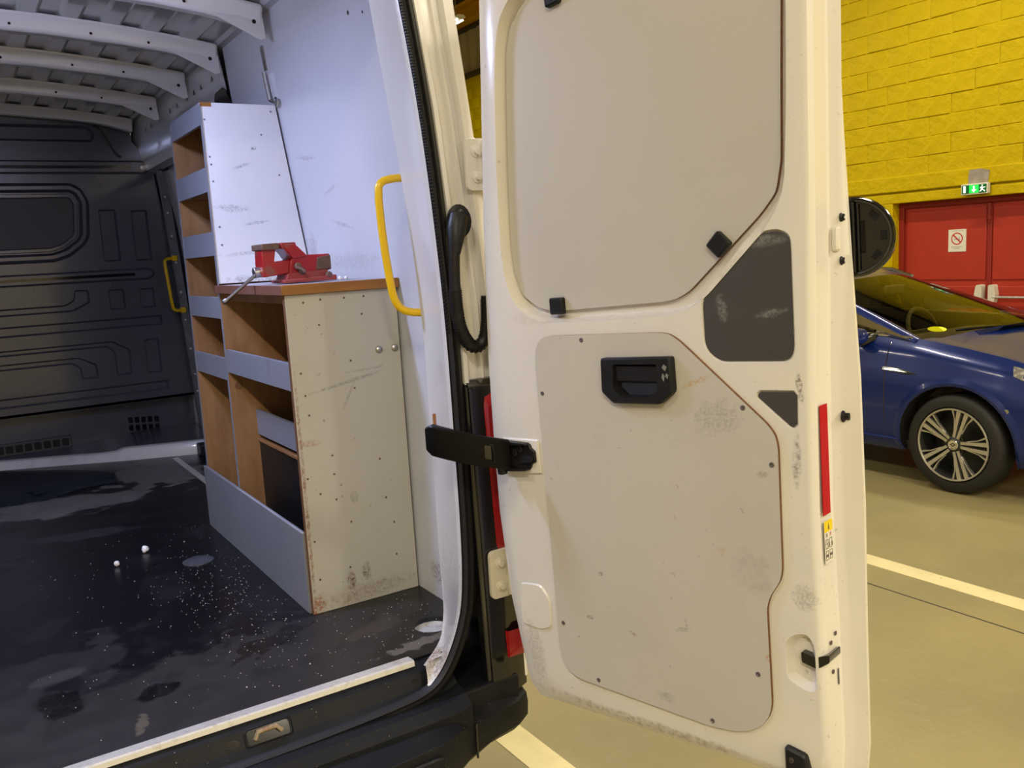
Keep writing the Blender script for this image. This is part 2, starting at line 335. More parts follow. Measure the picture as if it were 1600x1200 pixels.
# ================================================================== the garage
floor = build('floor', G().box(-9, 9.6, -9, 22.2, GZ - .2, GZ), concrete)
tag(floor, 'worn olive-grey concrete garage floor', 'floor', kind='structure')
def strip(name, x0, x1, y0, y1, m, h=.002): return build(name, G().box(x0, x1, y0, y1, GZ - .001, GZ + h), m, floor)
strip('floor_line', 3.80, 3.92, -6, 6.5, line_paint); strip('floor_line', 1.42, 1.54, -6, 6.5, line_paint)
strip('floor_joint', 3.575, 3.585, -9, 22, dark_steel, .0006); strip('floor_joint', -9, 9.2, 8.0, 8.01, dark_steel, .0006)
DY0, DY1, DZ = 4.14, 6.22, 1.30
g = G()
g.fill([[(-9, GZ), (22, GZ), (22, 4.42), (-9, 4.42)], [(DY0, GZ - .0), (DY0, DZ), (DY1, DZ), (DY1, GZ)]][:1], 0, 0, lambda a, b, c: (9.55, a, b))
for (y0, y1, z0, z1) in ((-9, DY0, GZ, 4.42), (DY1, 22, GZ, 4.42), (DY0, DY1, DZ, 4.42)): g.box(9.2, 9.5, y0, y1, z0, z1)
wall_right = build('wall_right', g, wall_yellow); tag(wall_right, 'yellow painted block wall beyond the blue car', 'wall', kind='structure')
for (y0, y1) in ((-9, DY0 - .02), (DY1 + .02, 22)): build('grey_base', G().box(9.185, 9.21, y0, y1, GZ, .17), dado_grey, wall_right)
build('lintel', G().box(9.165, 9.21, 3.3, 7.05, 1.425, 1.60), wall_yellow, wall_right, bevel=.012)
build('lintel', G().box(9.155, 9.21, 7.07, 9.5, 1.425, 1.60), wall_yellow, wall_right, bevel=.012)
build('door_surround', G().box(9.18, 9.21, DY0 - .1, 6.62, DZ, 1.405).box(9.18, 9.21, DY1, 6.36, GZ + .86, DZ), wall_yellow, wall_right, bevel=.008)
def block_mesh(k):
    r = random.Random(k); g = G(); a, b = .2525, .1012; e = .026
    lo = [(0, -a, -b), (0, a, -b), (0, a, b), (0, -a, b)]
    hi = [(-.009 + r.uniform(-.004, .004), s * (a - e - r.uniform(0, .006)), t * (b - .004 - r.uniform(0, .009))) for s, t in ((-1, -1), (1, -1), (1, 1), (-1, 1))]
    hi[1] = (hi[1][0], hi[1][1], hi[1][2] + r.uniform(-.006, .004)); g.loft([lo, hi], True, (False, True)); return g
variants = [build('block', block_mesh(k), wall_yellow, wall_right, Matrix.Translation((9.199, 6.6 + k * .505, 3.30))) for k in range(5)]
stuff = G(); n = 0
for row in range(21):
    z = .27 + .2025 * row
    if 1.42 < z < 1.66: pass
    for c in range(-16, 30):
        y = 5.3 + c * .505 + (.25 if row % 2 else 0)
        if z < 1.66 and (DY0 - .37 < y < 6.62): continue
        if 1.36 < z < 1.68 and 3.1 < y < 9.6: continue
        if z > 4.3: continue
        dx = random.uniform(-.005, .005)
        if 3.9 < y < 9.2 and z < 3.6:
            v = random.choice(variants); copy(v, wall_right, Matrix.Translation((9.199 + dx, y, z)) @ Matrix.Rotation(random.uniform(-.012, .012), 4, 'X')); n += 1
        else:
            bg = block_mesh(c % 7); stuff.add([(9.199 + dx + p[0], y + p[1], z + p[2]) for p in bg.v], bg.f)
for v in variants: W.pop(v); bpy.data.objects.remove(v)
sb = build('block_courses', stuff, wall_yellow, wall_right); sb['kind'] = 'stuff'
build('plaster_patch', G().prism([(5.33, 1.44), (5.12, 1.435), (5.105, 1.56), (5.20, 1.585), (5.32, 1.58)], 0, .006, T=lambda a, b, c: (9.165 - c, a, b)), patch_m, wall_right)
# upper cladding, rails and beam
build('rail', G().box(9.10, 9.5, -9, 22, 4.42, 4.50), dark_steel, wall_right)
g = G(); ys = [-9 + .085 * i for i in range(366)]
g.loft([[(9.22 - (.03 if (i // 2) % 2 else 0), y, z) for i, y in enumerate(ys)] for z in (4.5, 5.30)], False)
build('corrugated_cladding', g, clad, wall_right, ang=20)
build('rail', G().box(9.10, 9.5, -9, 22, 5.30, 5.36), dark_steel, wall_right)
build('crane_beam', G().box(8.95, 9.5, -9, 22, 5.36, 5.40).box(9.1, 9.16, -9, 22, 5.4, 5.70).box(8.95, 9.5, -9, 22, 5.70, 5.74), beam_orange, wall_right)
build('cladding_top', G().box(9.2, 9.5, -9, 22, 5.74, 6.6), dark_steel, wall_right)
tag(build('wall_front', G().box(-9, 9.6, 22, 22.3, GZ, 6.6), wall_yellow), 'far yellow end wall of the garage', 'wall', kind='structure')
pale_wall = mat('pale_wall_paint', (.62, .56, .42), .6, bump=(20, .2, .02))
tag(build('wall_back', G().box(-9, 9.6, -9.3, -9, GZ, 6.6), pale_wall), 'pale end wall of the garage behind the van', 'wall', kind='structure')
tag(build('wall_left', G().box(-9.3, -9, -9, 22.3, GZ, 6.6), pale_wall), 'pale side wall of the garage left of the van', 'wall', kind='structure')
tag(build('ceiling', G().box(-9, 9.6, -9, 22.3, 6.6, 6.8), ceiling_m), 'pale garage ceiling high overhead', 'ceiling', kind='structure')
# red double door
door1 = empty('door_1', (9.33, 5.18, GZ), 'red double fire door in the yellow wall', 'door', kind='structure')
build('door_frame', G().box(9.30, 9.40, 6.16, 6.22, GZ, DZ).box(9.30, 9.40, DY0, DY0 + .06, GZ, DZ).box(9.30, 9.40, DY0 + .06, 6.16, 1.24, DZ), red_frame, door1, bevel=.004)
for s in (1, -1):
    y0, y1 = (5.185, 6.16) if s > 0 else (DY0 + .06, 5.175)
    leaf = build('door_leaf', G().box(9.335, 9.385, y0, y1, GZ + .01, 1.24), door_red, door1, bevel=.004)
    build('panel_fold', G().box(9.322, 9.336, y0 + .03, y1 - .03, .43, 1.20).box(9.322, 9.336, y0 + .03, y1 - .03, GZ + .1, .36), door_red, leaf, bevel=.008)
    yb = 5.20 if s > 0 else 5.16
    b = build('push_bar', G().tube([(9.26, yb + s * .06, .25), (9.26, yb + s * .80, .25)], .014), steel, leaf)
    build('bar_bracket', G().prism(rnd([(-.03, -.10), (.03, -.10), (.05, .0), (.03, .10), (-.03, .10)], .02), 0, .08, T=lambda a, c, d, yb=yb, s=s: (9.33 - d, yb + s * (.045 + a), .28 + c)), pushbar, leaf, bevel=.006)
    build('bar_bracket', G().prism(rnd([(-.03, -.05), (.03, -.05), (.03, .05), (-.03, .05)], .02), 0, .08, T=lambda a, c, d, yb=yb, s=s: (9.33 - d, yb + s * (.82 + a), .26 + c)), pushbar, leaf, bevel=.006)
build('meeting_strip', G().box(9.318, 9.336, 5.155, 5.20, GZ + .02, 1.2), red_frame, door1, bevel=.003)
build('top_bolt', G().tube([(9.315, 5.18, 1.06), (9.315, 5.18, 1.23)], .022, 10).tube([(9.315, 5.18, 1.03), (9.315, 5.18, 1.06)], .012), red_frame, door1)
# no smoking notice
ns = empty('no_smoking_sign', (9.32, 5.53, .74), 'white no-smoking notice stuck on the red door', 'sign')
XS = 9.3205
def SG(d): return lambda a, b, c: (XS - d - c, a, b)
build('sheet', G().prism(rect(5.43, 5.63, .735, .975), 0, .003, T=SG(0)), sign_white, ns)
cy, cz = 5.533, .875
build('ban_ring', G().loft([[SG(.0032)(a, b, 0) for a, b in disc(cy, cz, r, 28)] for r in (.066, .054)]), sign_red, ns)
build('ban_bar', G().prism([(cy + .046, cz + .035), (cy + .036, cz + .046), (cy - .046, cz - .035), (cy - .036, cz - .046)], 0, .0006, T=SG(.0034)), sign_red, ns)
build('cigarette', G().prism(rect(cy - .035, cy + .035, cz - .012, cz - .002), 0, .0003, T=SG(.0031)).prism(rect(cy - .03, cy - .024, cz + .0, cz + .02), 0, .0003, T=SG(.0031)), sign_grey, ns)
build('text_line', G().prism(rect(5.47, 5.60, .784, .790), 0, .0004, T=SG(.0031)), sign_grey, ns)
build('text_line', G().prism(rect(5.50, 5.57, .768, .774), 0, .0004, T=SG(.0031)), sign_grey, ns)
build('text_line', G().prism(rect(5.46, 5.60, .957, .962), 0, .0004, T=SG(.0031)), sign_grey, ns)
# exit light
ex = empty('exit_sign', (9.16, 5.235, 1.33), 'green and white lit emergency exit sign above the red door', 'exit sign')
build('housing', G().box(9.11, 9.167, 5.095, 5.375, 1.325, 1.435), sign_white, ex, bevel=.006)
def EG(a, b, c): return (9.1095 - c, a, b)
build('panel', G().prism(rect(5.105, 5.365, 1.337, 1.423), 0, .002, T=EG), exit_green, ex)
build('lit_field', G().prism(rect(5.185, 5.285, 1.339, 1.421), 0, .001, T=lambda a, b, c: EG(a, b, c + .0021)), exit_lit, ex)
def EH(a, b, c): return EG(a, b, c + .0033)
build('arrow', G().prism([(5.243, 1.412), (5.227, 1.412), (5.227, 1.372), (5.207, 1.376), (5.235, 1.345), (5.263, 1.376), (5.243, 1.372)], 0, .001, T=EH), exit_white, ex)
build('doorway_mark', G().prism(rect(5.322, 5.348, 1.345, 1.415), 0, .001, T=EH), exit_white, ex)
build('running_figure', G().prism([(5.165, 1.395), (5.150, 1.402), (5.135, 1.392), (5.115, 1.394), (5.115, 1.388), (5.138, 1.384), (5.142, 1.37), (5.118, 1.358), (5.118, 1.346), (5.126, 1.346), (5.128, 1.355), (5.152, 1.366), (5.160, 1.350), (5.178, 1.350), (5.178, 1.356), (5.166, 1.358), (5.156, 1.385), (5.172, 1.38)], 0, .001, T=EH).prism(disc(5.147, 1.411, .007, 8), 0, .001, T=EH), exit_white, ex)
# fluorescent battens
def batten(x, y, first=[None]):
    lab = 'long white fluorescent batten hanging from the garage ceiling'
    if first[0] is None:
        t = empty('fluorescent_batten', (x, y, 4.53), lab, 'lamp', 'fluorescent battens')
        ps = [build('batten_body', G().prism([(-.09, .05), (-.05, .09), (.05, .09), (.09, .05), (.03, .02), (-.03, .02)], -.75, .75, T=lambda a, b, c: (x + a, y + c, 4.56 + b)), lamp_body, t)]
        for s in (-1, 1):
            ps.append(build('tube', G().tube([(x + s * .05, y - .72, 4.575), (x + s * .05, y + .72, 4.575)], .013, 8), tube_glass, t))
            ps.append(build('hanger', G().tube([(x, y + s * .6, 4.64), (x, y + s * .6, 6.62)], .006, 6), steel, t))
        first[0] = (t, ps, x, y)
    else:
        t0, ps, x0, y0 = first[0]; t = t0.copy(); COL.objects.link(t); place(t, None, Matrix.Translation((x, y, 4.53)))
        for p in ps: copy(p, t, Matrix.Translation((x - x0, y - y0, 0)))
for x, y in BATTENS: batten(x, y)

# ================================================================== the van
XC = .13                                     # centre line of the van
van = empty('cargo_van', (XC, 3.6, GZ), 'white cargo van seen through its open rear, black floor and bulkhead inside', 'van')
def lx(z): return 1.12 if z < .95 else 1.12 - (z - .95) * .125          # inside of the side lining
def mir(p): return (2 * XC - p[0],) + tuple(p[1:])
# load floor in two boards, with a countersunk tie-down hole
hole = disc(1.015, 2.085, .052, 20)
g = G(); g.fill([[(-.87, 1.93), (1.13, 1.93), (1.13, 3.60), (-.87, 3.60)], hole], 0)
g.loft([[(x, y, 0) for x, y in hole], [(x, y, -.02) for x, y in hole]]); g.box(-.87, 1.13, 1.93, 1.931, -.02, -.0005)
load = build('load_floor', g, floor_ply, van)
build('tie_down_cup', G().lathe([(.056, -.008), (.045, -.022), (.0, -.024)], 20, T=lambda x, y, z: (1.015 + x, 2.085 + y, z)), mat('dirty_white_metal', (.55, .55, .56), .35, var=(30, .5, .7, (.2, .17, .14), .7)), load)
build('load_floor', G().box(-.87, 1.17, 3.603, 5.50, -.02, 0), floor_ply, van)
for (x, y, r) in ((.626, 3.093, .052),):
    build('floor_plug', G().lathe([(r, 0), (r, .003), (r - .006, .006), (0, .0065)], 28, T=lambda a, b, c, x=x, y=y: (x + a, y + b, c)), plug_m, load)
build('floor_strip', G().box(.925, .955, 3.56, 4.94, 0, .004), alu, van)
build('under_body', G().box(-.95, 1.16, 1.97, 6.8, -.16, -.025), dusty_black, van)
# aluminium sill strip
g = G(); prof = [(1.936, .000), (1.936, .007), (1.904, .010), (1.900, .007), (1.898, -.004), (1.902, -.004), (1.905, .002)]
g.loft([[(x, y, z) for y, z in prof] for x in (.868, .13, -.60)], True, (True, True))
build('sill_strip', g, alu, van)
# threshold panel below the sill
g = G(); prof = [(1.955, -.012), (1.905, -.004), (1.885, -.016), (1.868, -.050), (1.845, -.068), (1.80, -.074), (1.775, -.095), (1.77, -.16)]
xs = [.955, .93, .90, .80, .60, .40, .13, -.14, -.45, -.70]
g.loft([[(x, y, z + (.012 if k == 0 else .004 if k == 1 else 0)) for y, z in prof] for k, x in enumerate(xs)], False)
thr = build('threshold_panel', g, dusty_black, van, ang=25)
def TH(a, b, c):       # flat face of the threshold, a along X, b up the slope
    p0, p1 = Vector((0, 1.868, -.050)), Vector((0, 1.885, -.016)); d = (p1 - p0).normalized(); nn = Vector((0, -d.z, d.y))
    return tuple(p0 + d * b + nn * c + Vector((a, 0, 0)))
build('striker_recess', G().prism(rnd(rect(.44, .535, .002, .034), .008), -.02, .0015, T=TH), gloss_black, thr)
build('striker', G().tube([TH(.458, .012, .001), TH(.463, .026, .008), TH(.505, .027, .008), TH(.517, .014, .004)], .006, 8), mat('rusty_striker', (.45, .38, .28), .4, metal=.5, var=(60, .4, .7, (.2, .09, .03), .8)), thr)
build('striker_frame', G().loft([[TH(*p, c) for p in rnd(rect(.432, .543, -.003, .039), .01)] for c in (.0,)] + [[TH(*p, .003) for p in rnd(rect(.436, .539, 0, .036), .01)], [TH(*p, .0018) for p in rnd(rect(.44, .535, .002, .034), .008)]]), dusty_black, thr)
build('drain_hole', G().prism(disc(.405, .016, .018, 14, .010), -.01, .001, T=TH), gloss_black, thr)
build('drain_hole', G().prism(disc(.86, .022, .015, 14, .004), -.01, .001, T=TH), gloss_black, thr)
build('worn_patch', G().prism([(.27, -.03), (.345, -.028), (.35, -.01), (.335, -.004), (.28, -.008)], 0, .001, T=TH), mat('rust_and_bare_metal', (.45, .36, .22), .5, var=(20, .45, .6, (.08, .03, .012), .9)), thr)
# opening: seal, jamb and gutter following the door aperture
AP = [(1.80, .93), (1.587, .96), (1.373, .985), (1.153, 1.0), (.847, 1.011), (.549, 1.007), (.29, 1.002), (.161, .991), (.10, .975), (.041, .948), (-.008, .916), (-.038, .88), (-.052, .82)]
def ry(z): return 1.85 + .04 * z
path = smooth([(x, ry(z), z) for z, x in AP] + [(.6, ry(-.06), -.062), (XC, ry(-.06), -.064)], 2)
def sweep(path, prof, side=1):       # prof: (outward, rearward) in the aperture plane
    rings = []
    for i, p in enumerate(path):
        t = (path[min(i + 1, len(path) - 1)] - path[max(i - 1, 0)]).normalized(); yy = Vector((0, -1, 0)); o_ = t.cross(yy).normalized()
        if o_.x < 0 and abs(o_.x) > .3: o_ = -o_
        if abs(o_.x) <= .3 and o_.z > 0: o_ = -o_
        rings.append([p + o_ * a + yy * b for a, b in prof])
    return rings
for sd in (1, -1):
    pth = path if sd > 0 else [Vector(mir(p)) for p in path]
    f = (lambda r: r) if sd > 0 else (lambda r: [[Vector(mir(p)) for p in q] for q in r])
    sl = build('door_seal', G().loft(f(sweep(path, [(.0, -.004), (.0, .012), (.006, .020), (.014, .012), (.017, .020), (.025, .016), (.031, .010), (.031, -.004)])), True), rubber, van, ang=60)
    if sd > 0:
        g = G()
        for i in range(0, 24 * 6):                      # fine ribbed lip of the seal
            t = i / (24 * 6) * 18; k = int(t); p = path[k].lerp(path[k + 1], t - k)
            g.box(p.x - .003, p.x + .004, p.y - .016, p.y - .004, p.z - .0022, p.z + .0022)
        build('seal_ribs', g, rubber, sl)['kind'] = 'stuff'
# jamb (white return between lining and seal)
outer = smooth([(x, ry(z) - .004, z) for z, x in AP[:12]], 2)
inner = smooth([(lx(z) - .062, 2.07, z) for z in (1.80, 1.587, 1.373, 1.153, .847, .549, .29, .161)] + [(1.053, 2.055, .06), (1.035, 2.03, .025), (.985, 1.955, .008), (.893, 1.872, .004)], 2)
for sd in (1, -1):
    rows = []
    for a, b in zip(outer, inner):
        rows.append([a + Vector((-.004, -.004, 0)), a.lerp(b, .06) + Vector((-.008, -.0, 0)), a.lerp(b, .12) + Vector((-.006, 0, 0)), a.lerp(b, .5) + Vector((-.006, 0, 0)), b + Vector((-.012, -.008, 0)), b + Vector((-.013, .002, 0)), b + Vector((-.004, .008, 0)), b + Vector((.010, .012, 0)), b + Vector((.06, .02, 0))])
    if sd < 0: rows = [[mir(p) for p in r] for r in rows]
    jamb = build('door_jamb', G().loft(rows, False), mat('jamb_white', (.66, .66, .66), .3, coat=.3, var=(8, .6, .75, (.5, .48, .46), .5), marks=[((.93, 1.87, 0), (.06, .09, .05), (0, 0, 0), (.2, .1, .05), 50, 1.7, .8), ((1.0, 1.95, .1), (.2, .2, .16), (0, 0, 0), (.4, .36, .3), 90, 2.4, .6)]), van, ang=40)
    if sd > 0:
        build('cable_end', G().tube([(1.007, 1.97, .570), (1.007, 1.97, .606)], .0045, 8), mat('copper_end', (.35, .14, .05), .4), jamb)
        build('cable_sleeve', G().tube([(1.007, 1.97, .545), (1.007, 1.97, .572)], .0065, 8), black_plastic, jamb)
# gutter and outer corner of the body, outside the seal
ZO = [1.85, 1.6, 1.35, 1.1, .85, .66, .4, .15, -.05, -.10]
def sx(z):                                  # outer edge of the seal
    for (z0, x0), (z1, x1) in zip(AP, AP[1:]):
        if z0 >= z >= z1: return x1 + (x0 - x1) * (z - z1) / (z0 - z1) + .031
    return (AP[0][1] if z > 1 else .94) + .031
def ox(z): return 1.175 if z < .8 else 1.175 - (z - .8) ** 1.25 * .08   # outer side of the body
for sd in (1, -1):
    rows = []
    for z in ZO:
        a, b, y = (sx(z) if z > .15 else sx(.3)), ox(z), ry(z); w = b - a
        rows.append([(a, y, z), (a + .003, y - .014, z), (a + .014, y - .015, z), (a + .018, y + .004, z), (a + w * .42, y + .010, z), (a + w * .45, y + .002, z), (a + w * .50, y + .002, z), (a + w * .53, y + .012, z), (a + w * .64, y + .014, z), (a + w * .68, y - .006, z), (b - .012, y - .002, z), (b - .002, y + .012, z), (b + .006, y + .2, z), (b + .01, y + .6, z)])
    if sd < 0: rows = [[mir(p) for p in r] for r in rows]
    pil = build('corner_post', G().loft(rows, False), white_paint, van, ang=28)
# outer skin: sides, roof, cab end
for sd in (1, -1):
    rows = [[(ox(z) + .01, 2.3, z), (ox(z) + .012, 6.9, z)] for z in (1.9, 1.6, 1.35, 1.1, .85, .4, -.1, -.35)]
    if sd < 0: rows = [[mir(p) for p in r] for r in rows]
    build('side_skin', G().loft(rows, False), white_paint, van)
build('cab_end', G().box(-.9, 1.15, 6.85, 6.9, -.4, 1.95), white_paint, van)
# roof skin with lengthwise swages and the crossmembers
def rz(x): return 1.908 - .075 * ((x - XC) / .92) ** 2
g = G(); xs = []
for i in range(15):
    x = -.79 + i * .1315; xs += [(x, 0), (x + .055, 0), (x + .067, -.010), (x + .117, -.010)]
rows = [[(x, y, rz(x) + d * (0 if y < 2.05 else 1)) for x, d in xs] for y in (1.90, 2.05, 2.3, 3.0, 3.7, 4.4, 5.2, 5.6)]
g.loft(rows, False); build('roof_skin', g, roof_grey, van, ang=20)
build('roof_outer', G().loft([[(x, y, rz(x) + .035) for x in (-.83, -.7, -.4, XC, .66, .96, 1.09)] for y in (1.88, 6.9)], False), white_paint, van)
build('rear_header', G().box(-.72, .98, 1.86, 1.99, 1.80, 1.93), white_paint, van, bevel=.01)
rib_y = [2.42, 2.98, 3.54, 4.07, 4.67, 5.33]
rib_m = mat('white_rib_paint', (.72, .72, .72), .16, coat=.8)
def rib_mesh(last=False):
    g = G(); xs = [-.72, -.60, -.40, -.14, XC, .40, .66, .80, .86, .93, .985]; lo = []; hi = []
    h = .03 if last else .042
    for x in xs:
        zt = rz(x) - .006; zb = 1.840 - .048 * ((x - XC) / .75) ** 2 + (.012 if last else 0)
        if abs(x - XC) > .70: zb -= (abs(x - XC) - .70) * .12
        lo.append((x, zb)); hi.append((x, zt))
    prof = lambda x, zb, zt: [(x, -.028, zb), (x, .028, zb), (x, .042, zb + h), (x, .056, zt), (x, -.056, zt), (x, -.040, zb + h)]
    g.loft([prof(x, a, b) for (x, a), (_, b) in zip(lo, hi)], True, (True, True))
    return g
r0 = None
for k, y in enumerate(rib_y):
    if k == len(rib_y) - 1: rb = build('roof_rib', rib_mesh(True), rib_m, van, Matrix.Translation((0, y, 0)), bevel=.006)
    elif r0 is None: rb = r0 = build('roof_rib', rib_mesh(), rib_m, van, Matrix.Translation((0, y, 0)), bevel=.012, seg=4)
    else: rb = copy(r0, van, Matrix.Translation((0, y, 0)))
    if k < len(rib_y) - 1:                              # the folded gusset at the right end, with its holes
        if k == 0:
            gp = build('gusset', G().prism([(.82, 1.80), (.985, 1.80), (.99, 1.735), (.97, 1.730)], -.034, -.030, T=lambda a, b, c: (a, c, b)), rib_m, rb, Matrix.Translation((0, y, 0)), bevel=.001)
            gh = build('gusset_hole', G().prism(disc(.955, 1.785, .007, 10), -.0352, -.034, T=lambda a, b, c: (a, c, b)), gloss_black, rb, Matrix.Translation((0, y, 0)))
            hs = [build('rib_hole', G().prism(disc(x, 0, .005, 8), -.0355, -.034, T=lambda a, b, c: (a, c, b)), gloss_black, rb, Matrix.Translation((0, y - .003, 1.858 - .048 * ((x - XC) / .75) ** 2))) for x in (.05, .30, .55, .74)]
        else:
            copy(gp, rb, Matrix.Translation((0, y, 0))); copy(gh, rb, Matrix.Translation((0, y, 0)))
            for h_ in hs: copy(h_, rb, Matrix.Translation((0, y - .003, W[h_].translation.z)))
# cant rail along the top of the side, with triangular holes
for sd in (1, -1):
    q = [(.995, 1.90), (1.004, 1.82), (1.013, 1.76), (1.026, 1.66), (1.05, 1.57), (1.10, 1.56)]
    rows = [[(x, y, z) for x, z in q] for y in (3.565, 4.5, 5.5)]
    if sd < 0: rows = [[mir(p) for p in r] for r in rows]
    cr = build('cant_rail', G().loft(rows, False), rib_m, van)
    if sd > 0:
        th = None
        for y in (3.72, 3.90, 4.02, 4.15, 4.35, 4.50, 4.75, 4.95, 5.1):
            if th is None:
                th = build('rail_hole', G().prism([(-.014, -.008), (.014, -.010), (.0, .012)], 0, .002, T=lambda a, b, c: (-c, a, b)), gloss_black, cr, Matrix.Translation((1.0125, y, 1.755)))
            else: copy(th, cr, Matrix.Translation((1.0125, y, 1.755)))
        build('rail_slot', G().prism(rnd([(-.10, -.055), (.16, -.055), (.10, .035), (-.05, .04)], .03), 0, .003, T=lambda a, b, c: (1.0225 - c - .14 * b, 3.62 + a, 1.66 + b)), gloss_black, cr)
# side lining of white boarding
for sd in (1, -1):
    zs = [0, .3, .6, .95, 1.25, 1.55, 1.86]; y0, y1 = 2.085, 3.56
    if sd < 0: y1 = 5.3
    rows = [[(lx(z), y0, z), (lx(z), (y0 + y1) / 2, z), (lx(z), y1 - (.0 if z < 1.6 else .04), z)] for z in zs]
    back = [[(x + .012, y, z) for x, y, z in r] for r in rows]
    if sd < 0: rows = [[mir(p) for p in r] for r in rows]; back = [[mir(p) for p in r] for r in back]
    g = G(); g.loft(rows, False); g.loft(back, False); g.loft([[r[0] for r in rows], [r[0] for r in back]], False); g.loft([rows[-1], back[-1]], False)
    lin = build('side_lining', g, liner, van, ang=20)
    if sd > 0:
        def LP(y, z, c): return (lx(z) - c, y, z)
        build('hasp', G().prism(rnd(rect(3.075, 3.105, 1.665, 1.745), .006), 0, .004, T=LP), steel, lin)
        build('hasp_bolt', G().tube([LP(3.095, 1.66, .012), LP(3.09, 1.565, .012), LP(3.03, 1.548, .012)], .006, 8), steel, lin)
        build('hasp_loop', G().tube([LP(3.03 + .014 * math.cos(a), 1.55 + .014 * math.sin(a), .012) for a in (i * math.pi / 5 for i in range(10))], .004, 6, closed=True), steel, lin)
        build('fixing_hole', G().prism(disc(2.36, 1.675, .006, 8), 0, .0008, T=LP), gloss_black, lin); build('fixing_hole', G().prism(disc(2.27, 1.655, .004, 8), 0, .0008, T=LP), gloss_black, lin)
# yellow grab handle by the opening
def rod(pts, r, it=0): return G().tube(pts, r, 12)
hp = [(1.05, 2.105, 1.207), (1.005, 2.112, 1.205), (.978, 2.116, 1.198), (.966, 2.117, 1.180), (.968, 2.112, 1.05), (.978, 2.105, .92), (.986, 2.10, .885), (1.0, 2.095, .868), (1.02, 2.09, .860), (1.06, 2.08, .856)]
build('grab_handle', rod(smooth(hp, 1), .0105), yellow, van)
# rear lamp cluster, black corner trim and bumper
def lamp_side(sd):
    f = (lambda p: p) if sd > 0 else mir
    g = G(); rows = []
    for z in (.695, .68, .4, .05, -.12):
        t = .02 if z > .69 else 0
        y = ry(z); q = sx(z if z > .15 else .3); rows.append([f((q - .003, y - .002 + t, z)), f((q, y - .021 + t, z)), f((q + .012, y - .023 + t, z)), f((1.043, y - .028 + t, z)), f((1.075, y - .030 + t, z)), f((1.10, y - .028 + t, z)), f((1.162 - t, y, z)), f((1.168 - t, y + .12, z))])
    g.loft(rows, False); g.fill([[(p[0], p[1]) for p in rows[0]]], .695); lb = build('lamp_surround', g, gloss_black, van, ang=30, bevel=.003)
    rows = [[f((1.080, 1.85, z)), f((1.086, 1.832 + t, z)), f((1.13, 1.828 + t, z)), f((1.166, 1.86 + t, z)), f((1.172, 1.98, z))] for z, t in ((.66, .02), (.63, 0), (.45, 0), (.23, 0), (.215, .02))]
    lens = build('lamp_lens', G().loft(rows, False), lens_red, lb, ang=30)
    rows = [[f((1.088, 1.83, z)), f((1.095, 1.815, z)), f((1.15, 1.815, z)), f((1.176, 1.86, z))] for z in (.05, .0, -.02)]
    build('reflector', G().loft(rows, False), lens_red, lb)
    return lb
lamp_side(1); lamp_side(-1)
for sd in (1, -1): build('corner_filler', G().box(*((.92, 1.12) if sd > 0 else (2 * XC - 1.12, 2 * XC - .92)), 1.815, 1.96, -.21, -.072), dusty_black, van, bevel=.006)
bp = [(-.62, 1.70), (.13, 1.695), (.60, 1.70), (.84, 1.715), (.895, 1.735), (.94, 1.765), (1.02, 1.775), (1.10, 1.79), (1.145, 1.82), (1.165, 1.90), (1.17, 2.05)]
g = G(); rows = []
for i, (x, y) in enumerate(bp):
    zt = -.112 - (.01 if i > 4 else 0); zb = -.37 if i < 4 else -.235 if i < 6 else -.215
    inn = 1.85 if i < 7 else 1.90; xi = min(x, 1.06)
    rows.append([(xi, inn, zt + .02), (x - (0 if i < 6 else .02), y + .03, zt), (x, y + .006, zt - .012), (x, y, zt - .035), (x, y + .004, zb + .02), (x - (0 if i < 6 else .01), y + .02, zb), (xi, inn, zb)])
full = [[mir(p) for p in r] for r in rows[::-1][:-1]]
bump = build('bumper', G().loft(full + rows, False), dusty_black, van, ang=28, bevel=.003)
build('step_pad', G().prism(rnd([(-.50, -.345), (.74, -.345), (.80, -.30), (.845, -.150), (.83, -.142), (-.50, -.142)], .02), 0, .008, T=lambda a, b, c: (a, 1.699 - c + (.012 if a > .6 else 0), b), chamfer=.004), dusty_black, bump)
build('bumper_seam', G().bar((.958, 1.765, -.130), (.958, 1.768, -.222), .005, .004, up=(0, -1, 0)), gloss_black, bump)
# hinges
for z, m_ in ((1.215, white_paint), (.205, mat('cream_hinge_paint', (.62, .58, .46), .4))):
    hx = 1.118 if z > 1 else 1.078; yy = ry(z) - (.008 if z > 1 else .03)
    h = build('door_hinge', G().prism(rnd(rect(-.035, .03, -.062, .062), .015), 0, .012, T=lambda a, b, c: (hx + a + .012, yy - c, z + b)).tube([(hx + .035, yy - .018, z - .055), (hx + .035, yy - .018, z + .055)], .014, 10), m_, van, bevel=.003)
    for dz in (-.03, .03): build('hinge_bolt', G().lathe([(.014, 0), (.014, .004), (.008, .005), (.008, .013), (0, .014)], 12, T=lambda a, b, c, dz=dz: (hx + .004 + a, yy - .011 - c, z + dz + b)), white_paint if z > 1 else m_, h)
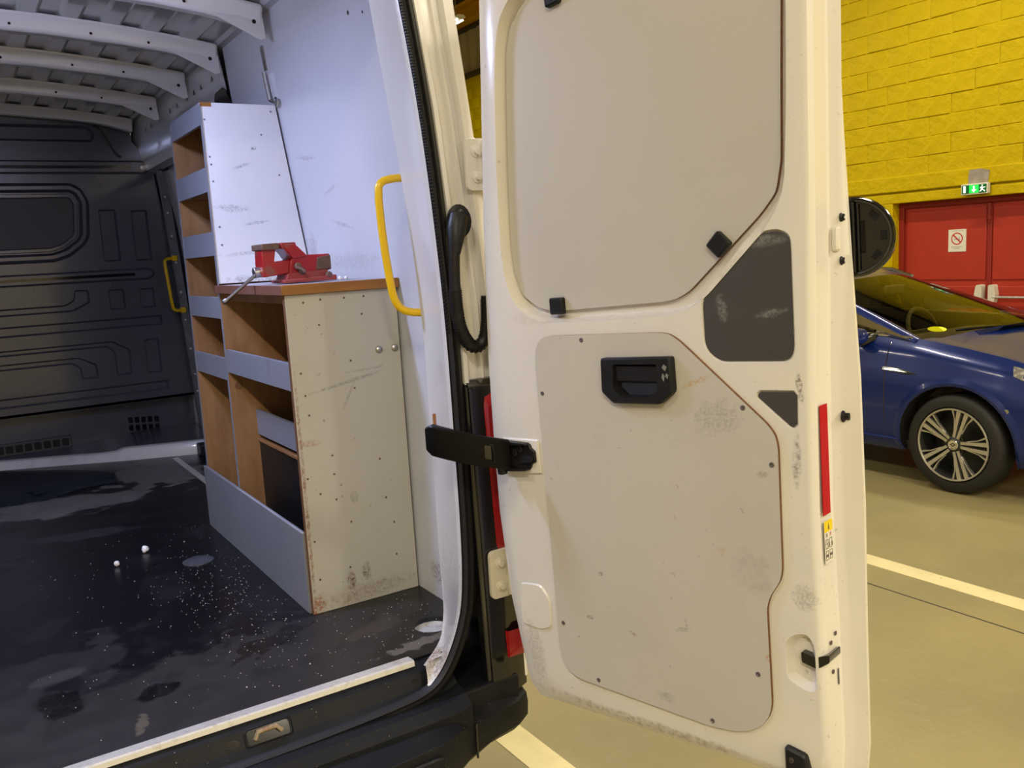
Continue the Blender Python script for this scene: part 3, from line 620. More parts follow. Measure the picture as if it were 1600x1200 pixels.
# wiring conduit
cp = [(1.058, 1.862, 1.100), (1.046, 1.850, 1.095), (1.034, 1.843, 1.06), (1.024, 1.843, 1.0), (1.021, 1.843, .924), (1.022, 1.843, .863), (1.032, 1.843, .812), (1.056, 1.842, .778), (1.084, 1.838, .781), (1.098, 1.834, .82), (1.10, 1.83, .90)]
sp = smooth(cp, 2); rad = [.0135 if p.z > .93 and p.x < 1.07 else .015 for p in sp]
conduit = build('wiring_conduit', G().tube(sp, rad, 12), black_plastic, van)
build('conduit_boot', G().lathe([(.030, 0), (.030, .006), (.020, .012), (.018, .02)], 18, T=TR(align((1.054, 1.862, 1.080), (-.45, -.85, 0)) @ Matrix.Scale(1.35, 4, (0, 1, 0)))).tube([(1.050, 1.856, 1.090), (1.036, 1.845, 1.060), (1.026, 1.843, 1.005)], [.024, .024, .0145], 12), black_plastic, conduit)
g = G(); dense = []
for a, b in zip(sp, sp[1:]):
    k = max(1, int((b - a).length / .0046)); dense += [a.lerp(b, i / k) for i in range(k)]
dense = [p for p in dense if p.z < .925]
for i, p in enumerate(dense[1:-1]):
    d = (dense[i + 2] - dense[i]).normalized(); g.tube([p - d * .0012, p + d * .0012], .0168, 12)
build('conduit_rings', g, black_plastic, conduit)['kind'] = 'stuff'
# check strap across the hinge gap
def arm(t):   # curved arm from inside the jamb to the door bracket
    return Vector((.900, 1.80, .585)) * (1 - t) ** 2 + Vector((.945, 1.705, .565)) * 2 * t * (1 - t) + Vector((1.058, 1.708, .535)) * t * t
rows = []
for i in range(17):
    t = i / 16; p = arm(t); d = (arm(min(1, t + .02)) - arm(max(0, t - .02))).normalized(); nn = d.cross(Vector((0, 0, 1))).normalized()
    h = .036 if 0 < i else .027
    rows.append([p + nn * .008 + Vector((0, 0, -h)), p + nn * .010 + Vector((0, 0, -h + .004)), p + nn * .010 + Vector((0, 0, h - .004)), p + nn * .006 + Vector((0, 0, h)), p - nn * .007 + Vector((0, 0, h)), p - nn * .007 + Vector((0, 0, -h))])
strap = build('check_strap', G().loft(rows, True, (True, True)), mat('satin_black_strap', (.004, .004, .005), .38, spec=.2), van, ang=30)
p = arm(.74); d = (arm(.76) - arm(.72)).normalized(); nn = d.cross(Vector((0, 0, 1))).normalized(); MS = frame(p + nn * .0102, d, (0, 0, 1), nn)
build('strap_notch', G().prism(rnd(rect(-.008, .008, -.016, .016), .003), -.004, .0006, T=TR(MS)), gloss_black, strap)
build('strap_clip', G().tube([MS @ Vector(q) for q in ((.003, .02, .001), (.012, .018, .002), (.015, .0, .002), (.013, -.022, .002), (.002, -.018, .001))], .0022, 6), black_plastic, strap)
# black bulkhead
BY = 5.40
def BT(a, b, c): return (a, BY - c, b)
def sym(right): return [(x, z) for x, z in right] + [(2 * XC - x, z) for x, z in right[::-1]]
edge = [(1.185, .27), (1.15, 1.0), (1.09, 1.54), (1.075, 1.63), (.99, 1.73), (.985, 1.845), (.93, 1.865)]
out = sym(edge)
pk = []   # (outline, depth, slope)
pk.append((rnd(rect(.775, .865, 1.075, 1.362), .012, 3), .016, .010)); pk.append((rnd(rect(.942, 1.03, 1.072, 1.355), .012, 3), .016, .010))
pk.append((rnd(rect(.775, .86, .806, .921), .012, 3), .014, .009)); pk.append((rnd(rect(.938, 1.02, .802, .915), .012, 3), .014, .009))
pk.append((rnd(rect(.934, 1.015, .427, .625), .012, 3), .014, .009))
pk = [(a, b * 1.5, c * .9) for a, b, c in pk]
for q in list(pk): pk.append(([(2 * XC - x, z) for x, z in q[0]][::-1], q[1], q[2]))
pk.append((rnd(sym([(.587, .812), (.678, .855), (.676, .928), (.605, .930), (.595, .876), (.551, .852)]), .010, 3), .015, .009))
pk.append((rnd(sym([(1.047, .70), (1.045, .757)]), .010, 3), .014, .010))
pk.append((rnd(sym([(.768, .598), (.77, .432), (.852, .434), (.855, .577), (.768, .632)])[:0] + [(.735, .600), (.768, .566), (.77, .432), (.852, .434), (.855, .577), (.768, .632), (-.508, .632), (-.595, .577), (-.592, .434), (-.51, .432), (-.508, .566), (-.475, .600)], .010, 3), .014, .009))
pk.append((rnd([(.546, .525), (.584, .497), (.587, .434), (.674, .432), (.673, .510), (.584, .559), (-.324, .559), (-.413, .510), (-.414, .432), (-.327, .434), (-.324, .497), (-.286, .525)], .010, 3), .014, .009))
pk.append((rnd(sym([(1.041, .322), (1.041, .376)]), .010, 3), .014, .010))
pk.append((rnd(sym([(.795, 1.725), (.805, 1.775), (.775, 1.812)]), .02, 3), .02, .014))
winb = rnd(sym([(.53, 1.085), (.61, 1.111), (.692, 1.172), (.718, 1.22), (.735, 1.408), (.705, 1.476), (.655, 1.508)]), .02, 3)
g = G(); loops = [out] + [p[0] for p in pk] + [winb]
g.fill(loops, 0, 0, BT)
for o_, dep, sl in pk:
    if area2(o_) < 0: o_ = o_[::-1]
    inn = offset(o_, -sl)
    g.loft([[BT(x, z, 0) for x, z in o_], [BT(x, z, -dep) for x, z in inn]]); g.fill([inn], -dep, 0, BT)
if area2(winb) < 0: winb = winb[::-1]
w1, w2, w3 = offset(winb, -.018), offset(winb, -.036), offset(winb, -.05)
g.loft([[BT(x, z, 0) for x, z in winb], [BT(x, z, .018) for x, z in w1], [BT(x, z, .018) for x, z in w2], [BT(x, z, -.012) for x, z in w3], [BT(x, z, -.012) for x, z in offset(w3, -.01)]])
g.loft([[BT(x, z, 0) for x, z in out], [BT(x, z, -.03) for x, z in out]])
bulk = build('bulkhead', g, bulk_black, van, ang=24)
wp = offset(w3, -.004)
build('blanking_panel', G().prism(wp, -.024, -.016, T=BT), bulk_blank, bulk)
build('panel_rim', G().loft([[BT(x, z, -.016) for x, z in offset(w3, -.003)], [BT(x, z, -.008) for x, z in offset(w3, -.010)], [BT(x, z, -.008) for x, z in offset(w3, -.024)], [BT(x, z, -.016) for x, z in offset(w3, -.030)]]), bulk_black, bulk)
for zc, h, xr, bolt in ((1.590, .036, 1.075, True), (.998, .032, 1.035, False)):
    o_ = rnd(sym([(xr - .03, zc - h), (xr, zc), (xr - .03, zc + h)]), .02, 3)
    r_ = build('load_rail', G().prism(o_, -.004, .022, T=BT, chamfer=.010), bulk_black, bulk)
    build('rail_groove', G().prism(rnd(sym([(xr - .11, zc - .008), (xr - .11, zc + .008)]), .006, 3), .015, .0228, T=BT), gloss_black, r_)
    if bolt: build('rail_bolt', G().lathe([(.018, .020), (.018, .025), (.010, .027), (.009, .024), (0, .024)], 16, T=lambda a, b, c: BT(1.035 + a, zc + b, c)), steel, r_)
    for x in (.42, .80, -.16, -.54):
        for dz in (.052, -.052): build('rail_clip', G().prism(rect(x - .008, x + .008, zc + dz - .010, zc + dz + .010), 0, .010, T=BT), bulk_black, r_)
build('cable', G().tube(smooth([BT(.80, 1.81, .006), BT(.83, 1.80, .008), BT(.86, 1.75, .008), BT(.90, 1.66, .008), BT(.925, 1.645, .006)], 2), .005, 6), black_plastic, bulk)
# recessed foot of the bulkhead with its vents
foot = build('bulkhead_foot', G().box(-.92, 1.185, 5.50, 5.53, -.02, .27).box(-.92, 1.185, 5.40, 5.53, .268, .285), bulk_black, van)
for i in range(5):
    for j in range(2): build('vent_hole', G().prism(rnd(rect(.812 + i * .036, .836 + i * .036, .092 + j * .046 - i * .003, .126 + j * .046 - i * .003), .004, 2), 0, .0015, T=lambda a, b, c: (a, 5.4995 - c, b)), gloss_black, foot)
vent = build('vent_strip', G().box(-.25, .50, 5.465, 5.50, .055, .122), mat('grey_vent_plastic', (.06, .06, .06), .5), foot, bevel=.003)
for i in range(16): build('vent_cell', G().prism(rnd(rect(-.238 + i * .046, -.202 + i * .046, .068, .110), .006, 2), 0, .0012, T=lambda a, b, c: (a, 5.4648 - c, b)), black_plastic, vent)
lipf = [(-.9, 5.37), (.13, 5.375), (.40, 5.25), (.62, 5.14), (.68, 5.11), (.72, 5.09), (1.08, 4.95), (1.17, 4.93)]; ht = [.045, .045, .045, .045, .05, .065, .07, .07]
build('foot_step', G().loft([[(x, y + .045, h_ - .004), (x, 5.5, h_ + .02)] for (x, y), h_ in zip(lipf, ht)], False), bulk_black, van)
rows = [[(x, y, 0), (x, y + .008, h_ * .7), (x, y + .02, h_), (x, y + .05, h_ + .003)] for (x, y), h_ in zip(lipf, ht)]
build('floor_lip', G().loft(rows, False), mat('dirty_white_lip_paint', (.62, .62, .63), .3, coat=.3, var=(8, .55, .75, (.4, .39, .38), .6)), van, ang=40, bevel=.004)
build('anchor_block', G().box(1.06, 1.15, 4.86, 4.95, .0, .065), black_plastic, van, bevel=.006)
# post beside the bulkhead with riveted strip, seal and second handle
def bpx(z): return 1.10 + (1.70 - z) * .055
rows = [[(bpx(z) - .012, 5.36, z), (bpx(z) - .012, 5.33, z), (bpx(z) + .025, 5.30, z)] for z in (1.66, 1.2, .8, .4, .05)]
post = build('bulkhead_strip', G().loft(rows, False), mat('dull_galvanised_strip', (.22, .22, .22), .4, metal=.6, var=(20, .4, .7, (.12, .12, .12), .7)), van)
rv = None
for z in (1.56, 1.42, 1.33, 1.20, 1.05, .88, .72, .55, .40, .30):
    m_ = Matrix.Translation((bpx(z) + .002, 5.316, z))
    if rv is None: rv = build('rivet', G().lathe([(.008, 0), (.007, .003), (0, .005)], 10, T=TR(align((0, 0, 0), (-.5, -.85, 0)))), steel, post, m_)
    else: copy(rv, post, m_)
build('sliding_door_seal', G().loft([[(bpx(z) + .028, 5.30, z), (bpx(z) + .032, 5.265, z), (bpx(z) + .065, 5.25, z), (bpx(z) + .07, 5.30, z)] for z in (1.72, 1.2, .8, .4, .03)], False), rubber, van, ang=60)
build('seal_bracket', G().box(1.085, 1.15, 5.20, 5.27, 1.56, 1.64).tube(smooth([(1.12, 5.24, 1.62), (1.11, 5.2, 1.72), (1.09, 5.0, 1.78)], 2), .03, 8), rubber, van, bevel=.008)
build('pillar', G().loft([[(bpx(z) + .065, 5.26, z), (bpx(z) + .07, 5.12, z), (bpx(z) + .10, 5.05, z)] for z in (1.72, 1.2, .8, .4, .0)], False), rib_m, van)
build('sliding_door', G().loft([[(bpx(z) + .075, 5.5, z), (bpx(z) + .075, 3.55, z)] for z in (1.72, 1.2, .8, .4, .0)], False), mat('grey_blue_door_inner', (.34, .35, .38), .4), van)
h2 = [(1.135, 5.325, 1.075), (1.10, 5.315, 1.075), (1.078, 5.305, 1.068), (1.073, 5.30, 1.05), (1.082, 5.30, .92), (1.09, 5.30, .80), (1.098, 5.303, .784), (1.115, 5.31, .778), (1.15, 5.315, .778)]
gh2 = build('grab_handle', rod(smooth(h2, 1), .0095), yellow, van)
for z in (1.075, .778): build('handle_foot', G().box(bpx(z) - .018, bpx(z) + .012, 5.30, 5.325, z - .016, z + .016), yellow, gh2, bevel=.004)
# the load bay's own lamp
led = build('ceiling_lamp', G().box(.02, .30, 2.53, 2.63, 1.79, 1.81), lamp_body, van, bevel=.004)
build('lamp_diffuser', G().prism(rnd(rect(.03, .29, 2.535, 2.625), .012), 0, .028, T=lambda a, b, c: (a, b, 1.7905 - c)), led_lens, led)
build('lamp_stem', G().box(.10, .22, 2.56, 2.60, 1.808, 1.91), lamp_body, led)

# ================================================================== the open rear door (local axes: along the door, up, towards the load bay)
DM = frame((1.0816, 1.7024, -.067), (0.241727, -0.969514, 0.040132), (-0.009709, 0.03894, 0.999194), (-0.970296, -0.241922, 0)) @ Matrix.Scale(.97, 4)
FO = [((.20, .035), (.20, .0)), ((.45, .035), (.45, .005)), ((.70, .035), (.70, .01)), ((.748, .042), (.770, .012)), ((.761, .10), (.776, .08)), ((.760, .317), (.775, .317)), ((.756, .565), (.772, .565)),
      ((.761, .80), (.777, .80)), ((.771, 1.03), (.786, 1.03)), ((.778, 1.255), (.793, 1.255)), ((.786, 1.47), (.80, 1.47)), ((.79, 1.70), (.805, 1.72)), ((.75, 1.74), (.76, 1.77)), ((.15, 1.74), (.1, 1.77)),
      ((.085, 1.71), (.03, 1.73)), ((.064, 1.66), (.013, 1.674)), ((.034, 1.384), (-.018, 1.36)), ((.012, 1.20), (-.034, 1.20)), ((.004, 1.064), (-.045, 1.064)), ((-.003, .85), (-.06, .85)), ((-.014, .65), (-.066, .65)), ((-.019, .468), (-.068, .462)),
      ((-.008, .24), (-.052, .24)), ((.018, .14), (-.03, .12)), ((.06, .075), (-.012, .03)), ((.12, .042), (.02, -.004))]
FL = [.81, .81, .81, .805, .812, .815, .82, .82, .812, .806, .803, .80]
face = [p[0] for p in FO]; outl = [p[1] for p in FO]
def ring(w, f): return [(*f(i, p), -w) for i, p in enumerate(outl)]
def fl(i, p):
    if 3 <= i <= 11: return (FL[i], p[1])
    if i < 3: return (p[0], p[1] - .012)
    if i in (12, 13): return (p[0], p[1] + .01)
    return (p[0] - .006, p[1])
def shf(d): return lambda i, p: (p[0] + (d if 3 <= i <= 11 else 0), p[1] - (d if i < 3 else 0))
win = [(.19, .93), (.35, .933), (.50, .938), (.555, .96), (.705, 1.095), (.738, 1.15), (.75, 1.3), (.758, 1.474), (.762, 1.60), (.74, 1.66), (.70, 1.68), (.45, 1.685), (.2, 1.68), (.13, 1.66), (.082, 1.62), (.062, 1.555), (.05, 1.46), (.034, 1.28), (.026, 1.10), (.034, 1.02), (.065, .965), (.12, .937)]
win = rnd(win, .03, 2)
dark1 = [(.687, 1.086), (.723, 1.088), (.744, 1.077), (.748, 1.062), (.746, .865), (.738, .849), (.726, .843), (.591, .842), (.565, .859), (.555, .879), (.555, .962), (.565, .981), (.662, 1.076)][::-1]
dark1 = rnd(dark1, .012, 2)
tri = [(.671, .791), (.739, .792), (.747, .783), (.745, .727), (.735, .718), (.726, .722), (.663, .775), (.663, .785)][::-1]
cup = rnd([(.697, .225), (.735, .208), (.7575, .212), (.7565, .305), (.742, .325), (.715, .318), (.697, .30)], .01, 2)
hnd = [(.349, .841), (.459, .842), (.457, .789), (.436, .772), (.369, .770), (.346, .790)][::-1]
g = G()
g.fill([face, win, dark1, tri, cup], 0)
g.loft([[(*p, 0) for p in face], ring(.004, lambda i, p: (p[0] * .55 + face[i][0] * .45, p[1] * .55 + face[i][1] * .45)), ring(.014, shf(0)), ring(.058, shf(.001)), ring(.064, shf(-.005)), ring(.080, shf(-.003)), ring(.087, shf(.008)), ring(.092, shf(.016)), ring(.098, fl), ring(.108, fl)])
g.fill([[fl(i, p) for i, p in enumerate(outl)]], -.108, flip=True)
def pocket(o_, dep, sl, floor_=True, mid=None):
    if area2(o_) < 0: o_ = o_[::-1]
    inn = offset(o_, -sl); R = [[(*p, 0) for p in o_]]
    if mid: R.append([(*p, -dep * .25) for p in offset(o_, -sl * .2)])
    R.append([(*p, -dep) for p in inn]); g.loft(R)
    if floor_: g.fill([inn], -dep)
pocket(win, .034, .012, mid=True); pocket(dark1, .005, .003); pocket(tri, .005, .003); pocket(cup, .016, .012)
rdoor = build('rear_door', g, door_paint, van, DM, ang=30)
rdoor['label'] = 'white rear door swung open with grey boarded panels'
def dpart(name, gg, m, **k): return build(name, gg, m, rdoor, DM, **k)
upper = rnd([(.159, .956), (.454, .965), (.485, .969), (.516, .983), (.677, 1.117), (.711, 1.154), (.723, 1.21), (.730, 1.355), (.738, 1.5), (.742, 1.6), (.725, 1.64), (.68, 1.655), (.22, 1.652), (.14, 1.633), (.094, 1.602), (.074, 1.546), (.058, 1.4), (.046, 1.25), (.038, 1.11), (.043, 1.05), (.063, .996), (.11, .966)], .012, 2)
dpart('window_blanking_board', G().prism(upper, -.034, -.024, 0, 1), [grey_panel, ply_edge])
lower = rnd([(.113, .836), (.117, .874), (.134, .896), (.161, .903), (.458, .905), (.483, .901), (.504, .888), (.687, .727), (.702, .707), (.706, .683), (.702, .447), (.697, .423), (.674, .388), (.666, .363), (.666, .33), (.666, .165), (.659, .137), (.64, .111), (.61, .092), (.578, .082), (.521, .076), (.169, .088), (.14, .099), (.123, .123), (.117, .162)], .01, 2)
dpart('door_lining_board', G().prism(lower, 0, .008, 0, 1), [low_panel_m, ply_edge])
dpart('cutout_plate', G().prism(offset(dark1[::-1], -.004), -.0045, -.0015), dark_plate)
dpart('cutout_plate', G().prism(offset(tri[::-1], -.004), -.0045, -.0015), dark_plate)
# pull handle
ho = rnd([(.315, .854), (.492, .857), (.493, .785), (.46, .759), (.341, .757), (.312, .781)], .006, 2); ho = ho if area2(ho) > 0 else ho[::-1]
hi_ = hnd if area2(hnd) > 0 else hnd[::-1]
g2 = G(); g2.loft([[(*p, .008) for p in ho], [(*p, .022) for p in ho], [(*p, .026) for p in offset(ho, -.004)]]); g2.fill([offset(ho, -.004), hi_], .026)
g2.loft([[(*p, .026) for p in hi_], [(*p, .0095) for p in offset(hi_, -.003)]]); g2.fill([offset(hi_, -.003)], .0095)
dpart('pull_handle', g2, black_plastic, ang=30)
dpart('handle_flap', G().prism(rnd(rect(.350, .457, .803, .839), .004, 2), .0097, .020, chamfer=.003), black_plastic)
dpart('handle_gap', G().prism(rnd([(.354, .800), (.455, .800), (.453, .791), (.436, .776), (.370, .774), (.352, .791)], .002, 1), .0097, .0103), gloss_black)
for (u, v, du, dv) in ((.478, .835, .006, .007), (.474, .815, .004, .009), (.483, .818, .004, .006)):
    dpart('handle_scuff', G().prism([(u - du, v), (u - du * .2, v + dv), (u + du, v + dv * .3), (u + du * .3, v - dv)], .0261, .0264), mat('pale_scuff', (.20, .20, .18), .6) if u == .478 else bpy.data.materials['pale_scuff'])
# retaining clips, screws
cl = None
for (u, v, a) in ((.225, 1.628, .1), (.172, .968, 0), (.592, 1.070, .785)):
    M_ = DM @ Matrix.Translation((u, v, -.024)) @ Matrix.Rotation(a, 4, 'Z')
    if cl is None: cl = build('board_clip', G().prism(rnd(rect(-.019, .019, -.019, .019), .005), 0, .014, chamfer=.003), black_plastic, rdoor, M_)
    else: copy(cl, rdoor, M_)
sc = None
for (u, v) in ((.255, .892), (.128, .77), (.638, .757), (.692, .65), (.135, .218), (.23, .10), (.529, .09), (.64, .221)):
    M_ = DM @ Matrix.Translation((u, v, .008))
    if sc is None: sc = build('board_screw', G().lathe([(.0052, 0), (.0048, .0015), (.003, .002), (.002, .001), (0, .001)], 12), mat('dull_screw', (.16, .14, .15), .4, metal=.6), rdoor, M_)
    else: copy(sc, rdoor, M_)
# pressed shapes
dpart('pressed_pad', G().prism(rnd([(-.008, .185), (.055, .180), (.092, .195), (.093, .265), (.066, .298), (-.004, .292)], .014, 3), 0, .004, chamfer=.003), door_paint)
dpart('strap_bed', G().prism(rnd([(-.02, .566), (.101, .576), (.099, .658), (-.02, .657)], .006, 2), 0, .006, chamfer=.003), door_paint)
# check strap bracket on the door
br = dpart('strap_bracket', G().prism(rnd([(-.012, .580), (.074, .588), (.078, .600), (.091, .604), (.090, .632), (.080, .636), (.076, .648), (-.012, .647)], .004, 2), .006, .012, chamfer=.002).prism(rnd([(-.005, .644), (.074, .646), (.070, .650), (-.005, .652)], .001, 1), .006, .024).prism([(-.005, .578), (.07, .585), (.07, .590), (-.005, .584)], .006, .026), black_plastic)
dpart('bracket_pin', G().tube([(-.004, .572, .028), (-.004, .656, .028)], .012, 12), black_plastic, bevel=.002)
for (u, v) in ((.048, .634), (.030, .624)): dpart('bracket_bolt', G().lathe([(.009, .012), (.009, .017), (.005, .018), (.004, .014), (0, .014)], 10, T=lambda a, b, c, u=u, v=v: (u + a, v + b, c)), black_plastic)
dpart('bracket_hook', G().prism(rnd([(.052, .602), (.086, .606), (.086, .618), (.066, .620), (.052, .612)], .003, 2), .012, .022), black_plastic, bevel=.002)
# end face of the door: tape, label, buffers, latch
def EF(u0):                                   # local frame on the end face at height v: a = depth away, b = up, c = outwards
    return lambda a, b, c: (u0(b) + .0022 + a * .02 + c, b, -a)
ef = lambda v: .7745 if v < .7 else .7745 + (v - .7) * .03
ETF = EF(ef)
dpart('reflective_tape', G().prism(rect(.016, .046, .555, .762), 0, .0008, T=ETF), tape_red)
lab = dpart('warning_label', G().prism(rect(.017, .050, .462, .543), 0, .0006, T=ETF), label_white)
dpart('label_header', G().prism(rect(.017, .050, .522, .543), .0006, .0009, T=ETF), label_yellow)
dpart('label_triangle', G().prism([(.031, .526), (.037, .526), (.034, .538)], .0009, .0012, T=ETF), label_ink)
def lb(name, polys, m):
    gg = G()
    for p in polys: gg.prism(p, .0006, .0010, T=ETF)
    return dpart(name, gg, m)
def boxline(x0, x1, y0, y1, t=.0009): return [rect(x0, x1, y0, y0 + t), rect(x0, x1, y1 - t, y1), rect(x0, x0 + t, y0, y1), rect(x1 - t, x1, y0, y1)]
for k, (x0, m_, op) in enumerate(((.0200, label_ink, 0), (.0355, label_redink, 1))):
    lb('label_cross', [rect(x0 + .003, x0 + .0042, .512, .519), rect(x0 + .0042, x0 + .007, .5178, .519), rect(x0 + .0042, x0 + .007, .515, .516), rect(x0 + .007, x0 + .008, .512, .519)], m_)['kind'] = 'stuff'
    ink = lb('label_van_drawing', boxline(x0, x0 + .011, .490, .508) + ([rect(x0 + .005, x0 + .006, .490, .508), rect(x0, x0 + .011, .4985, .4995)] if not op else [rect(x0 - .001, x0 + .002, .492, .500), rect(x0 + .009, x0 + .013, .492, .500)]), label_ink); ink['kind'] = 'stuff'
    ink = lb('label_car_drawing', boxline(x0, x0 + .011, .468, .486) + [rect(x0, x0 + .011, .474, .479)], label_ink); ink['kind'] = 'stuff'
bz = None
for (v, a) in ((1.098, .094), (1.02, .094), (.73, .094)):
    M_ = DM @ Matrix.Translation((ef(v) + .014, v, -a)) @ Matrix.Rotation(Z90, 4, 'Y')
    big = v < .9
    if bz is None: bz = build('door_buffer', G().lathe([(.009, 0), (.009, .002), (.006, .004), (.006, .006), (.003, .0065), (.002, .005), (0, .005)], 14), black_plastic, rdoor, M_)
    elif not big: copy(bz, rdoor, M_)
    else: build('door_buffer', G().lathe([(.012, 0), (.011, .003), (.007, .005), (.007, .012), (.004, .013), (0, .013)], 14), black_plastic, rdoor, M_)
dpart('edge_cover', G().prism(rnd(rect(.077, .096, 1.038, 1.082), .006, 2), 0, .010, T=ETF, chamfer=.003), door_paint)
dpart('latch', G().prism(rnd([(.728, .286), (.757, .281), (.784, .292), (.784, .277), (.764, .262), (.757, .259), (.729, .265)], .002, 1), -.050, -.001), gloss_black)
for (v, a) in ((.306, .026), (.318, .046), (.247, .030)): dpart('latch_hole', G().prism(disc(a, v, .0045, 10), 0, .0008, T=ETF), mat('hole_brown', (.07, .05, .05), .5) if v == .306 else bpy.data.materials['hole_brown'])
dpart('latch_slot', G().prism(rnd(rect(.049, .053, .213, .246), .001, 1), 0, .0008, T=ETF), gloss_black)
dpart('lock_block', G().prism(rnd([(.690, .088), (.733, .080), (.742, .04), (.738, -.01), (.69, -.01)], .006, 2), 0, .014, chamfer=.004), black_plastic)
for v in (.034, .064): dpart('block_bolt', G().lathe([(.006, .014), (.005, .017), (0, .018)], 10, T=lambda a, b, c, v=v: (.705 + a, v + b, c)), dark_steel)
g2 = G(); pts = [(.03, -.010), (.25, -.006), (.5, -.001), (.74, .003)]
g2.loft([[(u, v, -.03), (u, v - .010, -.04), (u, v - .014, -.08), (u, v - .002, -.095)] for u, v in pts], True, (True, True)); dpart('door_bottom_seal', g2, rubber)
# round black cover fixed to the outside of the door
RC = DM @ Matrix.Translation((.808, 1.060, -.128)) @ Matrix.Rotation(math.pi, 4, 'Z') @ Matrix.Rotation(-.18, 4, 'Y')
cov = build('round_mirror_back', G().lathe([(.071, -.03), (.0735, -.012), (.0735, .004), (.070, .008), (.066, .006), (.064, -.004), (0, -.004)], 40), gloss_black, rdoor, RC)
def RL(x, y, z): return (x, y, z)
build('mirror_rim', G().tube([(.068 * math.cos(t), .068 * math.sin(t), .005) for t in (2 * math.pi * i / 40 for i in range(40))], .0045, 8, closed=True), gloss_black, rdoor, RC)
build('mirror_bar', G().tube([(-.0, 0, 0)] * 0 + [(.000, -.066, .003), (.000, .066, .003)], .0045, 8).tube([(-.008, -.060, .001), (-.008, .060, .001)], .003, 8), gloss_black, rdoor, RC)
for t in (2.4, 3.14, 3.95):
    c_, s_ = math.cos(t), math.sin(t)
    build('clip_slot', G().prism([(c_ * r - s_ * w, s_ * r + c_ * w) for r, w in ((.046, -.009), (.057, -.009), (.057, .009), (.046, .009))], -.0036, -.0030), mat('slot_dark', (.001, .001, .001), .8) if t == 2.4 else bpy.data.materials['slot_dark'], rdoor, RC)
build('mirror_arm', G().box(-.02, .05, -.03, .03, -.028, -.004), black_plastic, rdoor, RC)

# ================================================================== shelving and bench
FX = .785                                    # front of the shelving
T_ = .015
sh = empty('tall_shelf_unit', (.93, 3.3, 0), 'tall narrow open shelf unit with white end board and grey lipped shelves', 'shelf unit')
def bx(name, x0, x1, y0, y1, z0, z1, m, par, bevel=.0015): return build(name, G().box(x0, x1, y0, y1, z0, z1), m, par, bevel=bevel)
# end board follows the sloping wall
def endboard(y0, y1, z0, z1, x0=FX):
    zs = [z0] + ([.95] if z0 < .95 < z1 else []) + [z1]
    pts = [(x0, z0), (lx(z0) - .006, z0)] + ([(lx(.95) - .006, .95)] if len(zs) == 3 else []) + [(lx(z1) - .008, z1), (x0, z1)]
    return G().prism(pts, 0, y1 - y0, T=lambda a, b, c: (a, y1 - c, b))
build('end_board', endboard(3.060, 3.075, .95, 1.545), shelf_white, sh, bevel=.001)
build('divider', endboard(3.055, 3.075, 0, .945), ply_brown, sh)
build('end_board', endboard(3.50, 3.52, 0, 1.545), ply_brown, sh)
build('back_board', G().loft([[(lx(z) - .008, 3.076, z), (lx(z) - .008, 3.50, z)] for z in (0, .95, 1.545)], False), ply_brown, sh)
bx('raw_corner', FX - .001, FX + .036, 3.0585, 3.0605, 1.532, 1.5455, top_orange, sh, 0)
rails = [(1.475, 1.545), (1.257, 1.337), (1.045, 1.125), (.831, .905), (.618, .694)]
for k, (z0, z1) in enumerate(rails):
    bx('shelf_lip', FX, FX + .012, 3.076, 3.52, z0, z1, shelf_rail, sh, .001)
    if k: build('shelf', G().box(FX + .0125, lx(z0) - .012, 3.076, 3.499, z0 + .002, z0 + T_), ply_brown, sh)
    else: build('top_board', G().box(FX + .0125, lx(z1) - .012, 3.076, 3.499, z1 - .02, z1 - .005), ply_brown, sh)
bn = empty('bench_cabinet', (.93, 2.72, 0), 'low bench cabinet with chipped cream end board and open shelves under the vice', 'cabinet')
build('end_board', endboard(2.366, 2.384, .0, .918, FX - .006), shelf_end, bn, bevel=.0015)
build('edge_wear', G().box(FX - .0068, FX - .0058, 2.367, 2.383, 0, .917), ply_edge, bn)
bx('shelf_lip', FX, FX + .014, 2.3845, 3.054, .648, .727, shelf_rail, bn, .001)
build('shelf', G().box(FX + .0145, 1.108, 2.3845, 3.054, .650, .665), ply_brown, bn)
bx('kick_board', FX - .013, FX - .0005, 2.3845, 3.0655, 0, .240, shelf_rail, bn, .0008)
bx('front_edge', FX - .0006, FX + .0002, 3.0552, 3.0748, .241, 1.54, shelf_rail, sh, 0)
bx('front_edge', FX - .0006, FX + .0002, 3.5002, 3.5198, .241, 1.54, shelf_rail, sh, 0)
bx('kick_board', FX - .013, FX - .0005, 3.0658, 3.52, 0, .240, shelf_rail, sh, .0008)
build('kick_board_top', G().box(FX - .0125, FX - .007, 2.385, 3.065, .2402, .2412), mat('pale_worn_edge', (.45, .45, .49), .5), bn)
bx('inner_rail', .866, .880, 2.3845, 3.054, .42, .507, shelf_rail, bn, .001)
bx('wheel_arch_panel', .868, .882, 2.3845, 3.054, .02, .395, black_plastic, bn, .001)
bx('arch_strip', .862, .882, 2.3845, 3.054, .397, .406, ply_brown, bn, .001)
build('back_board', G().box(1.09, 1.108, 2.3845, 3.054, .0, .915), ply_brown, bn)
bx('top_batten', FX + .03, FX + .06, 2.3845, 3.054, .89, .917, ply_brown, bn)
